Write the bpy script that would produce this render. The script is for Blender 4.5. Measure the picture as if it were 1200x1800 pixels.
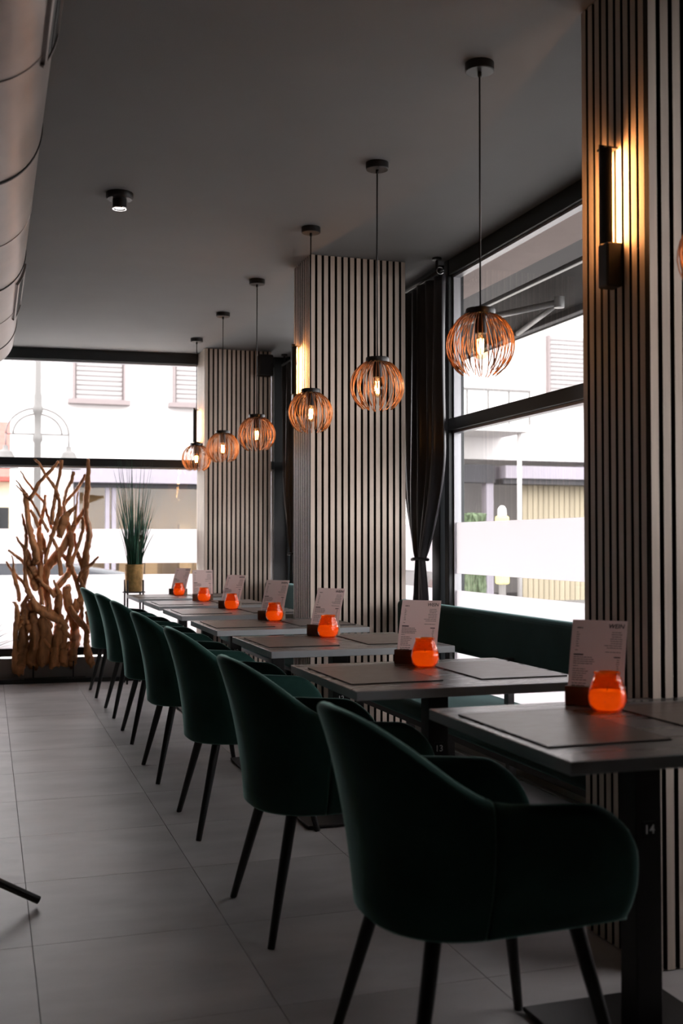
import bpy, bmesh, math, random
from mathutils import Vector, Matrix, Euler

# ------------------------------------------------------------------ clear
for o in list(bpy.data.objects):
    bpy.data.objects.remove(o, do_unlink=True)
scene = bpy.context.scene
C = scene.collection
PI = math.pi
R = math.radians
random.seed(7)

# ------------------------------------------------------------------ camera
cam = bpy.data.cameras.new('camera')
cam_o = bpy.data.objects.new('camera', cam)
C.objects.link(cam_o)
cam_o.location = (0, 0, 1.183)
cam_o.rotation_euler = Euler((PI / 2 + 0.0276, 0, -0.3151), 'XYZ')
cam.sensor_fit = 'VERTICAL'
cam.sensor_height = 36.0
cam.lens = 1907.0 / 1800.0 * 36.0
cam.clip_end = 300
cam.dof.use_dof = True
cam.dof.focus_distance = 5.2
cam.dof.aperture_fstop = 3.6
scene.camera = cam_o

# ------------------------------------------------------------------ world: even overcast daylight
world = bpy.data.worlds.new('overcast_sky')
scene.world = world
world.use_nodes = True
bg = world.node_tree.nodes['Background']
bg.inputs['Color'].default_value = (1.0, 0.952, 0.965, 1)
bg.inputs['Strength'].default_value = 5.0

# ------------------------------------------------------------------ view / exposure
vs = scene.view_settings
vs.view_transform = 'Standard'
vs.look = 'None'
vs.exposure = 0.45
vs.gamma = 1.0
vs.use_curve_mapping = False
scene.cycles.use_denoising = True
scene.cycles.max_bounces = 8
scene.cycles.diffuse_bounces = 5
scene.cycles.glossy_bounces = 4
scene.cycles.transmission_bounces = 6
scene.cycles.transparent_max_bounces = 16
scene.cycles.sample_clamp_indirect = 8.0
scene.cycles.caustics_reflective = False
scene.cycles.caustics_refractive = False

# ------------------------------------------------------------------ helpers: materials
def nodes_of(m):
    m.use_nodes = True
    nt = m.node_tree
    return nt, nt.nodes, nt.links

def mat(name, col, rough=0.5, metal=0.0, spec=0.5, sheen=0.0, sheen_tint=None, coat=0.0,
        var=0.0, scale=8.0, stretch=(1, 1, 1), bump=0.0, bump_scale=60.0, rand=0.0, rough_var=0.0, detail=4.0, shift=False):
    m = bpy.data.materials.new(name)
    nt, N, L = nodes_of(m)
    b = N['Principled BSDF']
    b.inputs['Roughness'].default_value = rough
    b.inputs['Metallic'].default_value = metal
    b.inputs['Specular IOR Level'].default_value = spec
    if sheen:
        b.inputs['Sheen Weight'].default_value = sheen
        b.inputs['Sheen Roughness'].default_value = 0.30
        if sheen_tint: b.inputs['Sheen Tint'].default_value = (*sheen_tint, 1)
    if coat:
        b.inputs['Coat Weight'].default_value = coat
        b.inputs['Coat Roughness'].default_value = 0.1
    tc = N.new('ShaderNodeTexCoord')
    mp = N.new('ShaderNodeMapping')
    mp.inputs['Scale'].default_value = stretch
    if shift:
        oi0 = N.new('ShaderNodeObjectInfo')
        sc0 = N.new('ShaderNodeMath'); sc0.operation = 'MULTIPLY'; sc0.inputs[1].default_value = 53.0
        L.new(oi0.outputs['Random'], sc0.inputs[0])
        ad0 = N.new('ShaderNodeVectorMath'); ad0.operation = 'ADD'
        L.new(tc.outputs['Object'], ad0.inputs[0]); L.new(sc0.outputs[0], ad0.inputs[1])
        L.new(ad0.outputs[0], mp.inputs['Vector'])
    else:
        L.new(tc.outputs['Object'], mp.inputs['Vector'])
    nz = N.new('ShaderNodeTexNoise')
    nz.inputs['Scale'].default_value = scale
    nz.inputs['Detail'].default_value = detail
    L.new(mp.outputs['Vector'], nz.inputs['Vector'])
    rp = N.new('ShaderNodeMapRange')
    rp.inputs['From Min'].default_value = 0.25
    rp.inputs['From Max'].default_value = 0.75
    rp.inputs['To Min'].default_value = 1 - var
    rp.inputs['To Max'].default_value = 1 + var
    L.new(nz.outputs['Fac'], rp.inputs['Value'])
    val = rp.outputs['Result']
    if rand:
        oi = N.new('ShaderNodeObjectInfo')
        r2 = N.new('ShaderNodeMapRange')
        r2.inputs['To Min'].default_value = 1 - rand
        r2.inputs['To Max'].default_value = 1 + rand
        L.new(oi.outputs['Random'], r2.inputs['Value'])
        mu = N.new('ShaderNodeMath'); mu.operation = 'MULTIPLY'
        L.new(val, mu.inputs[0]); L.new(r2.outputs['Result'], mu.inputs[1])
        val = mu.outputs[0]
    mx = N.new('ShaderNodeVectorMath'); mx.operation = 'SCALE'
    mx.inputs[0].default_value = col
    L.new(val, mx.inputs['Scale'])
    L.new(mx.outputs['Vector'], b.inputs['Base Color'])
    if rough_var:
        r3 = N.new('ShaderNodeMapRange')
        r3.inputs['To Min'].default_value = rough - rough_var
        r3.inputs['To Max'].default_value = rough + rough_var
        L.new(nz.outputs['Fac'], r3.inputs['Value'])
        L.new(r3.outputs['Result'], b.inputs['Roughness'])
    if bump:
        n2 = N.new('ShaderNodeTexNoise')
        n2.inputs['Scale'].default_value = bump_scale
        n2.inputs['Detail'].default_value = 3
        L.new(mp.outputs['Vector'], n2.inputs['Vector'])
        bp = N.new('ShaderNodeBump')
        bp.inputs['Strength'].default_value = bump
        bp.inputs['Distance'].default_value = 0.004
        L.new(n2.outputs['Fac'], bp.inputs['Height'])
        L.new(bp.outputs['Normal'], b.inputs['Normal'])
    return m

def emis(name, col, strength):
    m = bpy.data.materials.new(name)
    nt, N, L = nodes_of(m)
    N.remove(N['Principled BSDF'])
    e = N.new('ShaderNodeEmission')
    e.inputs['Color'].default_value = (*col, 1)
    e.inputs['Strength'].default_value = strength
    L.new(e.outputs[0], N['Material Output'].inputs['Surface'])
    return m

def glassy(name, tint=(1, 1, 1), ior=1.45, rough=0.0, boost=1.0):
    """thin pane: see-through with a Fresnel reflection"""
    m = bpy.data.materials.new(name)
    nt, N, L = nodes_of(m)
    N.remove(N['Principled BSDF'])
    t = N.new('ShaderNodeBsdfTransparent'); t.inputs['Color'].default_value = (*tint, 1)
    g = N.new('ShaderNodeBsdfGlossy'); g.inputs['Roughness'].default_value = rough
    # Schlick reflectance from the angle of view, the same on both faces of the thin pane
    ge = N.new('ShaderNodeNewGeometry')
    dt = N.new('ShaderNodeVectorMath'); dt.operation = 'DOT_PRODUCT'
    L.new(ge.outputs['Normal'], dt.inputs[0]); L.new(ge.outputs['Incoming'], dt.inputs[1])
    ab = N.new('ShaderNodeMath'); ab.operation = 'ABSOLUTE'; L.new(dt.outputs['Value'], ab.inputs[0])
    om = N.new('ShaderNodeMath'); om.operation = 'SUBTRACT'; om.inputs[0].default_value = 1.0; L.new(ab.outputs[0], om.inputs[1])
    pw = N.new('ShaderNodeMath'); pw.operation = 'POWER'; pw.inputs[1].default_value = 5.0; L.new(om.outputs[0], pw.inputs[0])
    mu = N.new('ShaderNodeMath'); mu.operation = 'MULTIPLY_ADD'; mu.inputs[1].default_value = 0.9 * boost
    mu.inputs[2].default_value = ((ior - 1) / (ior + 1)) ** 2; L.new(pw.outputs[0], mu.inputs[0])
    mix = N.new('ShaderNodeMixShader')
    L.new(mu.outputs[0], mix.inputs[0]); L.new(t.outputs[0], mix.inputs[1]); L.new(g.outputs[0], mix.inputs[2])
    L.new(mix.outputs[0], N['Material Output'].inputs['Surface'])
    return m

def frosted(name, col=(0.93, 0.9, 0.915), through=0.8):
    m = bpy.data.materials.new(name)
    nt, N, L = nodes_of(m)
    N.remove(N['Principled BSDF'])
    t = N.new('ShaderNodeBsdfTranslucent'); t.inputs['Color'].default_value = (*col, 1)
    d = N.new('ShaderNodeBsdfDiffuse'); d.inputs['Color'].default_value = (*col, 1)
    mix = N.new('ShaderNodeMixShader'); mix.inputs[0].default_value = 1 - through
    L.new(t.outputs[0], mix.inputs[1]); L.new(d.outputs[0], mix.inputs[2])
    L.new(mix.outputs[0], N['Material Output'].inputs['Surface'])
    return m

M = {}
M['ceiling'] = mat('ceiling_paint', (0.25, 0.255, 0.257), 0.75, var=0.04, scale=3, bump=0.15, bump_scale=220)
M['wall'] = mat('wall_paint', (0.05, 0.05, 0.05), 0.85, var=0.05, scale=2)
M['tile'] = mat('floor_tile', (0.52, 0.495, 0.49), 0.38, spec=0.45, var=0.22, scale=2.2, stretch=(1, 2.2, 1), rand=0.04, bump=0.02, bump_scale=60, rough_var=0.06, detail=8, shift=True)
M['grout'] = mat('grout', (0.07, 0.068, 0.066), 0.9, var=0.1)
M['slat'] = mat('oak_slat', (0.72, 0.61, 0.515), 0.55, var=0.14, scale=14, stretch=(3, 3, 0.18), rand=0.09, bump=0.12, bump_scale=40, shift=True)
M['mdf'] = mat('black_mdf', (0.016, 0.015, 0.014), 0.9)
M['felt'] = mat('black_felt', (0.012, 0.012, 0.013), 0.95, var=0.1)
M['frame'] = mat('anthracite_frame', (0.018, 0.023, 0.026), 0.38, var=0.05)
M['frame_lit'] = mat('frame_lit_edge', (0.50, 0.50, 0.53), 0.4, metal=0.4)  # paler than the frame: daylight on its edges is put into the colour
M['black'] = mat('black_metal', (0.012, 0.012, 0.013), 0.42, var=0.05)
M['leg'] = mat('black_leg_metal', (0.013, 0.014, 0.015), 0.36, var=0.06)
M['glass'] = glassy('window_glass', (0.97, 0.985, 0.98), 1.45)
M['film'] = frosted('frosted_film', (0.76, 0.735, 0.745), 0.85)
M['velvet'] = mat('green_velvet', (0.020, 0.066, 0.056), 0.85, spec=0.15, sheen=1.0, sheen_tint=(0.62, 0.98, 0.90), var=0.22, scale=9, bump=0.10, bump_scale=25)
M['bench'] = mat('teal_green_velvet', (0.012, 0.045, 0.042), 0.8, spec=0.2, sheen=0.6, sheen_tint=(0.45, 0.75, 0.74), var=0.15, scale=6)
M['tabletop'] = mat('grey_tabletop', (0.095, 0.086, 0.083), 0.28, var=0.16, scale=5, stretch=(0.35, 5, 1), rough_var=0.05, bump=0.02, bump_scale=30)
M['mat'] = mat('leather_mat', (0.082, 0.058, 0.047), 0.36, var=0.3, scale=16, stretch=(1, 2.4, 1), bump=0.10, bump_scale=90, rough_var=0.1)
M['mat_edge'] = mat('mat_edge', (0.015, 0.012, 0.011), 0.7)
M['plate'] = mat('number_plate', (0.008, 0.008, 0.009), 0.3)
M['white'] = mat('white_print', (0.88, 0.88, 0.88), 0.6)
M['paper'] = frosted('menu_paper', (0.90, 0.79, 0.77), 0.5)
M['ink'] = mat('menu_ink', (0.035, 0.03, 0.03), 0.8)
M['ink_soft'] = mat('menu_ink_soft', (0.20, 0.175, 0.17), 0.8)
M['holder'] = mat('holder_wood', (0.17, 0.125, 0.09), 0.6, var=0.2, scale=12, stretch=(0.4, 4, 4))
M['copper'] = mat('copper_wire', (0.56, 0.235, 0.085), 0.32, metal=0.65, var=0.1)
M['zinc'] = mat('galvanised_duct', (0.36, 0.315, 0.295), 0.36, metal=0.75, var=0.20, scale=7, stretch=(1, 0.6, 1), rough_var=0.10)
M['seam'] = mat('dark_rubber', (0.02, 0.02, 0.02), 0.6)
M['chrome'] = mat('chrome', (0.8, 0.8, 0.8), 0.12, metal=1.0)
M['curtain'] = mat('anthracite_satin', (0.034, 0.032, 0.038), 0.33, spec=0.6, var=0.1, scale=20, stretch=(1, 1, 0.1))
M['wood'] = mat('driftwood', (0.50, 0.215, 0.082), 0.62, var=0.5, scale=11, stretch=(2.4, 2.4, 0.5), rand=0.22, bump=1.0, bump_scale=34)
M['brass'] = mat('hammered_brass', (0.62, 0.39, 0.15), 0.38, metal=0.45, var=0.3, scale=30, bump=0.9, bump_scale=55)
M['grass'] = mat('reed_green', (0.032, 0.125, 0.078), 0.5, var=0.25, scale=15)
M['grass_dry'] = mat('reed_tan', (0.26, 0.19, 0.10), 0.6, var=0.25, scale=15)
M['soil'] = mat('soil', (0.03, 0.02, 0.015), 0.9)
M['wax'] = frosted('candle_wax', (1.0, 0.80, 0.62), 0.6)
M['flame'] = emis('candle_glow', (1.0, 0.60, 0.26), 5.5)
M['bulb'] = glassy('bulb_glass', (1.0, 0.86, 0.66), 1.4)
M['filament'] = emis('filament_glow', (1.0, 0.52, 0.20), 60.0)
M['led'] = emis('warm_led', (1.0, 0.42, 0.14), 125.0)
M['speaker'] = mat('speaker_black', (0.01, 0.01, 0.011), 0.5)
M['grille_dark'] = mat('grille_steel', (0.06, 0.06, 0.06), 0.45, metal=0.5)
# outside
M['render'] = mat('white_render', (0.64, 0.62, 0.615), 0.9, var=0.03, scale=1.5)
M['render_cream'] = mat('cream_render', (0.78, 0.70, 0.52), 0.9, var=0.04)
M['blind'] = mat('blind_slat', (0.50, 0.485, 0.485), 0.6)
M['sill'] = mat('stone_sill', (0.26, 0.22, 0.22), 0.8)
M['fascia'] = mat('lilac_fascia', (0.30, 0.275, 0.32), 0.7, var=0.04)
M['fascia_dark'] = mat('dark_fascia', (0.04, 0.038, 0.044), 0.6)
M['shopwall'] = mat('shop_interior', (0.42, 0.25, 0.12), 0.8, var=0.35, scale=1.6, stretch=(1, 1, 0.4))
M['cladding'] = mat('beige_cladding', (0.36, 0.31, 0.22), 0.8, var=0.12, scale=4, stretch=(4, 4, 0.3), rand=0.07)
M['asphalt'] = mat('street_paving', (0.15, 0.145, 0.143), 0.9, var=0.1, scale=3)
M['pavement'] = mat('bounce_pavement', (0.66, 0.63, 0.61), 0.9, var=0.08, scale=2)  # extra bright strip outside, added to bounce daylight onto the ceiling
M['spandrel'] = mat('grey_panel', (0.30, 0.285, 0.275), 0.6)
M['edge_lit'] = mat('table_edge_lit', (0.42, 0.445, 0.465), 0.45, var=0.05)  # side faces lightened in colour to stand for window light on them
M['lamp_grey'] = mat('street_lamp_grey', (0.16, 0.155, 0.15), 0.55)
M['red'] = mat('red_roof', (0.45, 0.10, 0.08), 0.8, var=0.15)
M['hedge'] = mat('hedge_green', (0.10, 0.14, 0.075), 0.8, var=0.5, scale=9, bump=1.0, bump_scale=18)
M['yellow'] = mat('yellow_paint', (0.78, 0.70, 0.22), 0.45)
M['carpaint'] = mat('dark_car_paint', (0.06, 0.065, 0.075), 0.25, coat=0.6)
M['carglass'] = mat('car_glass', (0.02, 0.022, 0.025), 0.1)
M['soffit'] = mat('soffit_render', (0.62, 0.52, 0.49), 0.9, var=0.06, scale=6)
M['awning'] = mat('awning_fabric', (0.034, 0.030, 0.028), 0.9, var=0.25, scale=10, stretch=(0.2, 3, 0.2))
M['awning_metal'] = mat('awning_alu', (0.34, 0.34, 0.34), 0.4, metal=0.5)

# orange glass of the candle holders: coloured see-through shell with a wet sheen
def orange_glass():
    m = bpy.data.materials.new('orange_glass')
    nt, N, L = nodes_of(m)
    N.remove(N['Principled BSDF'])
    t = N.new('ShaderNodeBsdfTransparent'); t.inputs['Color'].default_value = (1.0, 0.50, 0.10, 1)
    tl = N.new('ShaderNodeBsdfTranslucent'); tl.inputs['Color'].default_value = (1.0, 0.27, 0.03, 1)
    df = N.new('ShaderNodeBsdfDiffuse'); df.inputs['Color'].default_value = (0.95, 0.23, 0.03, 1)
    m0 = N.new('ShaderNodeMixShader'); m0.inputs[0].default_value = 0.4
    L.new(tl.outputs[0], m0.inputs[1]); L.new(df.outputs[0], m0.inputs[2])
    m1 = N.new('ShaderNodeMixShader'); m1.inputs[0].default_value = 0.24
    L.new(t.outputs[0], m1.inputs[1]); L.new(m0.outputs[0], m1.inputs[2])
    g = N.new('ShaderNodeBsdfGlossy'); g.inputs['Roughness'].default_value = 0.06
    tc = N.new('ShaderNodeTexCoord')
    v = N.new('ShaderNodeTexVoronoi'); v.inputs['Scale'].default_value = 85
    L.new(tc.outputs['Object'], v.inputs['Vector'])
    bp = N.new('ShaderNodeBump'); bp.inputs['Strength'].default_value = 0.45; bp.inputs['Distance'].default_value = 0.003
    L.new(v.outputs['Distance'], bp.inputs['Height'])
    L.new(bp.outputs['Normal'], g.inputs['Normal'])
    dt = N.new('ShaderNodeVectorMath'); dt.operation = 'DOT_PRODUCT'
    ge = N.new('ShaderNodeNewGeometry')
    L.new(bp.outputs['Normal'], dt.inputs[0]); L.new(ge.outputs['Incoming'], dt.inputs[1])
    ab = N.new('ShaderNodeMath'); ab.operation = 'ABSOLUTE'; L.new(dt.outputs['Value'], ab.inputs[0])
    om = N.new('ShaderNodeMath'); om.operation = 'SUBTRACT'; om.inputs[0].default_value = 1.0; L.new(ab.outputs[0], om.inputs[1])
    pw = N.new('ShaderNodeMath'); pw.operation = 'POWER'; pw.inputs[1].default_value = 5.0; L.new(om.outputs[0], pw.inputs[0])
    fr = N.new('ShaderNodeMath'); fr.operation = 'MULTIPLY_ADD'; fr.inputs[1].default_value = 0.7; fr.inputs[2].default_value = 0.06
    L.new(pw.outputs[0], fr.inputs[0])
    m2 = N.new('ShaderNodeMixShader')
    L.new(fr.outputs[0], m2.inputs[0]); L.new(m1.outputs[0], m2.inputs[1]); L.new(g.outputs[0], m2.inputs[2])
    L.new(m2.outputs[0], N['Material Output'].inputs['Surface'])
    return m
M['orange'] = orange_glass()

# perforated floor grille: rows of dark holes
def perforated():
    m = bpy.data.materials.new('perforated_steel')
    nt, N, L = nodes_of(m)
    b = N['Principled BSDF']; b.inputs['Roughness'].default_value = 0.4; b.inputs['Metallic'].default_value = 0.5
    tc = N.new('ShaderNodeTexCoord')
    v = N.new('ShaderNodeTexVoronoi'); v.inputs['Scale'].default_value = 28; v.inputs['Randomness'].default_value = 0
    L.new(tc.outputs['Object'], v.inputs['Vector'])
    cr = N.new('ShaderNodeValToRGB')
    cr.color_ramp.elements[0].position = 0.24; cr.color_ramp.elements[0].color = (0.004, 0.004, 0.004, 1)
    cr.color_ramp.elements[1].position = 0.28; cr.color_ramp.elements[1].color = (0.10, 0.10, 0.10, 1)
    L.new(v.outputs['Distance'], cr.inputs[0]); L.new(cr.outputs[0], b.inputs['Base Color'])
    return m
M['perforated'] = perforated()

# ------------------------------------------------------------------ helpers: meshes
class MB:
    def __init__(s): s.v = []; s.f = []
    def box(s, x0, x1, y0, y1, z0, z1):
        b = len(s.v)
        s.v += [(x0, y0, z0), (x1, y0, z0), (x1, y1, z0), (x0, y1, z0), (x0, y0, z1), (x1, y0, z1), (x1, y1, z1), (x0, y1, z1)]
        s.f += [tuple(b + i for i in q) for q in ((0, 3, 2, 1), (4, 5, 6, 7), (0, 1, 5, 4), (1, 2, 6, 5), (2, 3, 7, 6), (3, 0, 4, 7))]
        return s
    def mbox(s, mtx, sx, sy, sz):
        b = len(s.v); t = MB().box(-sx / 2, sx / 2, -sy / 2, sy / 2, -sz / 2, sz / 2)
        s.v += [tuple(mtx @ Vector(p)) for p in t.v]
        s.f += [tuple(b + i for i in q) for q in t.f]
        return s
    def tube(s, pts, rad, n=8, flat=None):
        pts = [Vector(p) for p in pts]
        if not hasattr(rad, '__len__'): rad = [rad] * len(pts)
        b = len(s.v); up = None
        for i, p in enumerate(pts):
            d = (pts[min(i + 1, len(pts) - 1)] - pts[max(i - 1, 0)]).normalized()
            if up is None:
                up = Vector((0, 0, 1)) if abs(d.z) < 0.9 else Vector((1, 0, 0))
            a = d.cross(up).normalized(); c = a.cross(d).normalized(); up = c
            for k in range(n):
                t = 2 * PI * k / n
                s.v.append(tuple(p + (a * math.cos(t) + c * math.sin(t)) * rad[i]))
        for i in range(len(pts) - 1):
            for k in range(n):
                k2 = (k + 1) % n
                s.f.append((b + i * n + k, b + i * n + k2, b + (i + 1) * n + k2, b + (i + 1) * n + k))
        s.f.append(tuple(b + k for k in range(n))[::-1])
        e = b + (len(pts) - 1) * n
        s.f.append(tuple(e + k for k in range(n)))
        return s
    def lathe(s, prof, n=24, cx=0, cy=0, axis='z'):
        b = len(s.v)
        for r, z in prof:
            for k in range(n):
                t = 2 * PI * k / n
                x, y = r * math.cos(t), r * math.sin(t)
                s.v.append((cx + x, cy + y, z) if axis == 'z' else ((z, cx + x, cy + y) if axis == 'x' else (cx + x, z, cy + y)))
        m = len(prof)
        for i in range(m - 1):
            for k in range(n):
                k2 = (k + 1) % n
                s.f.append((b + i * n + k, b + i * n + k2, b + (i + 1) * n + k2, b + (i + 1) * n + k))
        if prof[0][0] > 1e-6: s.f.append(tuple(b + k for k in range(n))[::-1])
        if prof[-1][0] > 1e-6: s.f.append(tuple(b + (m - 1) * n + k for k in range(n)))
        return s
    def prism(s, poly, a0, a1, axis='z'):
        b = len(s.v); n = len(poly)
        for a in (a0, a1):
            for p, q in poly:
                s.v.append({'z': (p, q, a), 'y': (p, a, q), 'x': (a, p, q)}[axis])
        s.f.append(tuple(b + i for i in range(n))[::-1]); s.f.append(tuple(b + n + i for i in range(n)))
        for i in range(n):
            j = (i + 1) % n
            s.f.append((b + i, b + j, b + n + j, b + n + i))
        return s
    def quad(s, a, b_, c, d):
        b = len(s.v); s.v += [a, b_, c, d]; s.f.append((b, b + 1, b + 2, b + 3)); return s
    def mesh(s, name, m=None, smooth=False, fix=True):
        me = bpy.data.meshes.new(name)
        me.from_pydata([tuple(p) for p in s.v], [], s.f)
        if fix:
            bm = bmesh.new(); bm.from_mesh(me)
            bmesh.ops.recalc_face_normals(bm, faces=bm.faces)
            bm.to_mesh(me); bm.free()
        if smooth:
            for p in me.polygons: p.use_smooth = True
        if m: me.materials.append(M[m])
        return me
    def build(s, name, m, parent=None, smooth=False, bevel=0, subsurf=0, loc=None, seg=2):
        o = bpy.data.objects.new(name, s.mesh(name, m, smooth))
        C.objects.link(o)
        if parent: o.parent = parent
        if loc: o.location = loc
        if bevel:
            md = o.modifiers.new('bevel', 'BEVEL'); md.width = bevel; md.segments = seg; md.limit_method = 'ANGLE'
        if subsurf:
            md = o.modifiers.new('subsurf', 'SUBSURF'); md.levels = subsurf; md.render_levels = subsurf
        return o

def link(name, me, parent=None, loc=(0, 0, 0), rot=(0, 0, 0)):
    o = bpy.data.objects.new(name, me); C.objects.link(o)
    o.location = loc; o.rotation_euler = rot
    if parent: o.parent = parent
    return o
def empty(name, loc=(0, 0, 0), rz=0):
    o = bpy.data.objects.new(name, None); C.objects.link(o)
    o.location = loc; o.rotation_euler = (0, 0, rz); o.empty_display_size = 0.1
    return o
def tag(o, label=None, cat=None, group=None, kind=None):
    if label: o['label'] = label
    if cat: o['category'] = cat
    if group: o['group'] = group
    if kind: o['kind'] = kind
    return o
def copy_tree(o, parent=None):
    c = o.copy(); C.objects.link(c); c.parent = parent
    for ch in list(o.children): copy_tree(ch, c)
    return c
def struct(o, label=None): return tag(o, label, kind='structure')
def smooth_by_angle(o, ang=40):
    me = o.data
    for p in me.polygons: p.use_smooth = True
    bm = bmesh.new(); bm.from_mesh(me)
    for e in bm.edges:
        if len(e.link_faces) == 2 and e.calc_face_angle(0) > R(ang): e.smooth = False
    bm.to_mesh(me); bm.free()
    return o
def text_mesh(txt, size, m, shear=0.0, ext=0.0004, align='CENTER', bold=0.0):
    cu = bpy.data.curves.new('lettering', 'FONT')
    cu.body = txt; cu.size = size; cu.align_x = align; cu.align_y = 'CENTER'; cu.extrude = ext; cu.shear = shear; cu.offset = bold
    cu.resolution_u = 3
    t = bpy.data.objects.new('lettering_tmp', cu); C.objects.link(t)
    dg = bpy.context.evaluated_depsgraph_get()
    me = bpy.data.meshes.new_from_object(t.evaluated_get(dg))
    bpy.data.objects.remove(t, do_unlink=True)
    me.materials.clear(); me.materials.append(M[m])
    return me

# ================================================================== THE ROOM
CEIL = 2.838
XL, XW, YB = -3.4, 2.60, -3.0          # left wall, window wall plane, back wall
FAR0, FARS = 9.628, -0.08              # far wall line: y = FAR0 + FARS * x
def fary(x): return FAR0 + FARS * x

# floor: grout bed and single tiles
fl = MB().box(XL, XW + 0.1, YB, 10.0, -0.12, -0.004).build('floor', 'grout')
struct(fl, 'grey stone tile floor with thin dark joints')
TX, TY, X0, Y0 = 0.582, 0.6205, 0.135, 3.332
tile = MB().box(0.0012, TX - 0.0012, 0.0012, TY - 0.0012, -0.004, 0.0)
tile_me = tile.mesh('tile', 'tile')
ix0 = math.ceil((XL - X0) / TX); iy0 = math.floor((YB - Y0) / TY)
for i in range(ix0, 5):
    for j in range(iy0 + 1, 11):
        x, y = X0 + i * TX, Y0 + j * TY
        if x + TX > XW + 0.2: continue
        t = link('tile', tile_me, fl, (x, y, 0))

ce = MB().box(XL - 0.1, XW + 0.12, YB - 0.1, 10.1, CEIL, CEIL + 0.2).build('ceiling', 'ceiling')
struct(ce, 'smooth dark grey ceiling')
struct(MB().box(XL - 0.15, XL, YB - 0.1, 10.1, 0, CEIL).build('wall_left', 'wall'), 'plain dark wall on the aisle side')
struct(MB().box(XL, XW, YB - 0.15, YB, 0, CEIL).build('wall_back', 'wall'), 'plain dark wall behind the seats')

# ---- windows: anthracite frames, clear panes, frosted film bands
Z_SILL0, Z_SILL1, Z_TR0, Z_TR1, Z_TOP = 0.217, 0.284, 1.832, 1.902, 2.745
FILM = ((0.284, 0.903), (1.0, 1.296))

def window(name, label, p0, p1, posts, inward):
    """p0->p1 run of wall in plan; posts = list of (start,end) along the run; inward = +1/-1 side of the run that is the room"""
    p0 = Vector((p0[0], p0[1], 0)); p1 = Vector((p1[0], p1[1], 0))
    run = (p1 - p0).length
    w = empty(name, p0, math.atan2(p1.y - p0.y, p1.x - p0.x))
    struct(w, label)
    d0, d1 = -0.045, 0.045
    MB().box(0, run, d0, d1, Z_TOP, CEIL).build('frame_head', 'frame', w, bevel=0.004)
    MB().box(0, run, d0, d1, Z_SILL0, Z_SILL1).build('frame_sill', 'frame', w, bevel=0.004)
    MB().box(0, run, d0 - 0.004, d1 + 0.004, Z_TR0, Z_TR1).build('transom', 'frame', w, bevel=0.004)
    MB().box(0, run, -0.03, 0.03, 0.0, Z_SILL0 - 0.020).build('spandrel_panel', 'spandrel', w)
    MB().box(0, run, -0.004, 0.004, Z_SILL0 - 0.020, Z_SILL0).build('slot_pane', 'glass', w)
    for a, b in posts:
        MB().box(a, b, d0 - 0.006, d1 + 0.006, 0.0, CEIL - 0.002).build('frame_post', 'frame', w, bevel=0.005)
    for (a0, a1), (b0, b1) in zip(posts[:-1], posts[1:]):
        # slim glazing beads (pale, as daylit frame edges), panes and films of one bay
        for z0, z1 in ((Z_SILL1, Z_TR0), (Z_TR1, Z_TOP)):
            g = MB().box(a1, b0, -0.006, 0.006, z0, z1).build('pane', 'glass', w)
            MB().box(a1, a1 + 0.018, -0.022, 0.022, z0, z1).build('glazing_bead', 'frame_lit', w)
            MB().box(b0 - 0.018, b0, -0.022, 0.022, z0, z1).build('glazing_bead', 'frame_lit', w)
            MB().box(a1 + 0.018, b0 - 0.018, -0.022, 0.022, z1 - 0.014, z1).build('glazing_bead', 'frame_lit', w)
        for z0, z1 in FILM:
            f = MB().box(a1 + 0.018, b0 - 0.018, inward * 0.008, inward * 0.0086, z0, z1).build('frosted_film', 'film', w)
    return w

# far wall (runs from the left wall to the window corner)
fx0, fx1 = -0.35, XW
L_far = math.hypot(fx1 - fx0, fary(fx1) - fary(fx0)); cosf = (fx1 - fx0) / L_far
def fs(x): return (x - fx0) / cosf
window('window_1', 'wide far window with dark frame and frosted bands', (fx0, fary(fx0)), (fx1, fary(fx1)),
       [(0, 0.1), (fs(2.428), L_far)], -1)
struct(MB().prism([(XL, fary(XL)), (-0.35, fary(-0.35) - 0.06), (-0.35, fary(-0.35) + 0.1), (XL, fary(XL) + 0.2)], 0, CEIL, 'z').build('wall_far_added', 'wall'), 'unseen dark wall left of the far window, added to cut daylight')  # added out of view, keeps far daylight off the pillar sides
# window wall on the right, three bays
struct(MB().box(XW - 0.06, XW + 0.06, fary(XW) - 0.10, fary(XW) + 0.06, 0, CEIL).build('trim_1', 'frame'), 'dark corner post of the glazing')
window('window_2', 'side window between the far pillar and the middle pillar', (XW, 6.0), (XW, fary(XW) - 0.10), [(-0.06, 0.06), (3.2, 3.232)], 1)
window('window_3', 'large side window between the two nearest slatted pillars', (XW, 2.72), (XW, 5.87), [(0, 0.06), (3.09, 3.15)], 1)
window('window_4', 'side window beside the nearest pillar', (XW, 1.80), (XW, 2.66), [(0, 0.06), (0.80, 0.86)], 1)
struct(MB().box(XW, XW + 0.15, YB, 1.80, 0, CEIL).build('wall_right_added', 'wall'), 'unseen wall beside the last side window, added to cut daylight')  # closed off out of view to darken the near ceiling

# low black plinth in front of the far window
pl = MB(); x0, x1 = -0.35, 1.70
pl.prism([(x0, fary(x0) - 0.155), (x1, fary(x1) - 0.155), (x1, fary(x1) - 0.05), (x0, fary(x0) - 0.05)], 0.0, 0.036, 'z')
struct(pl.build('baseboard_far', 'frame', bevel=0.004), 'low black plinth strip below the far window')

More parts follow.
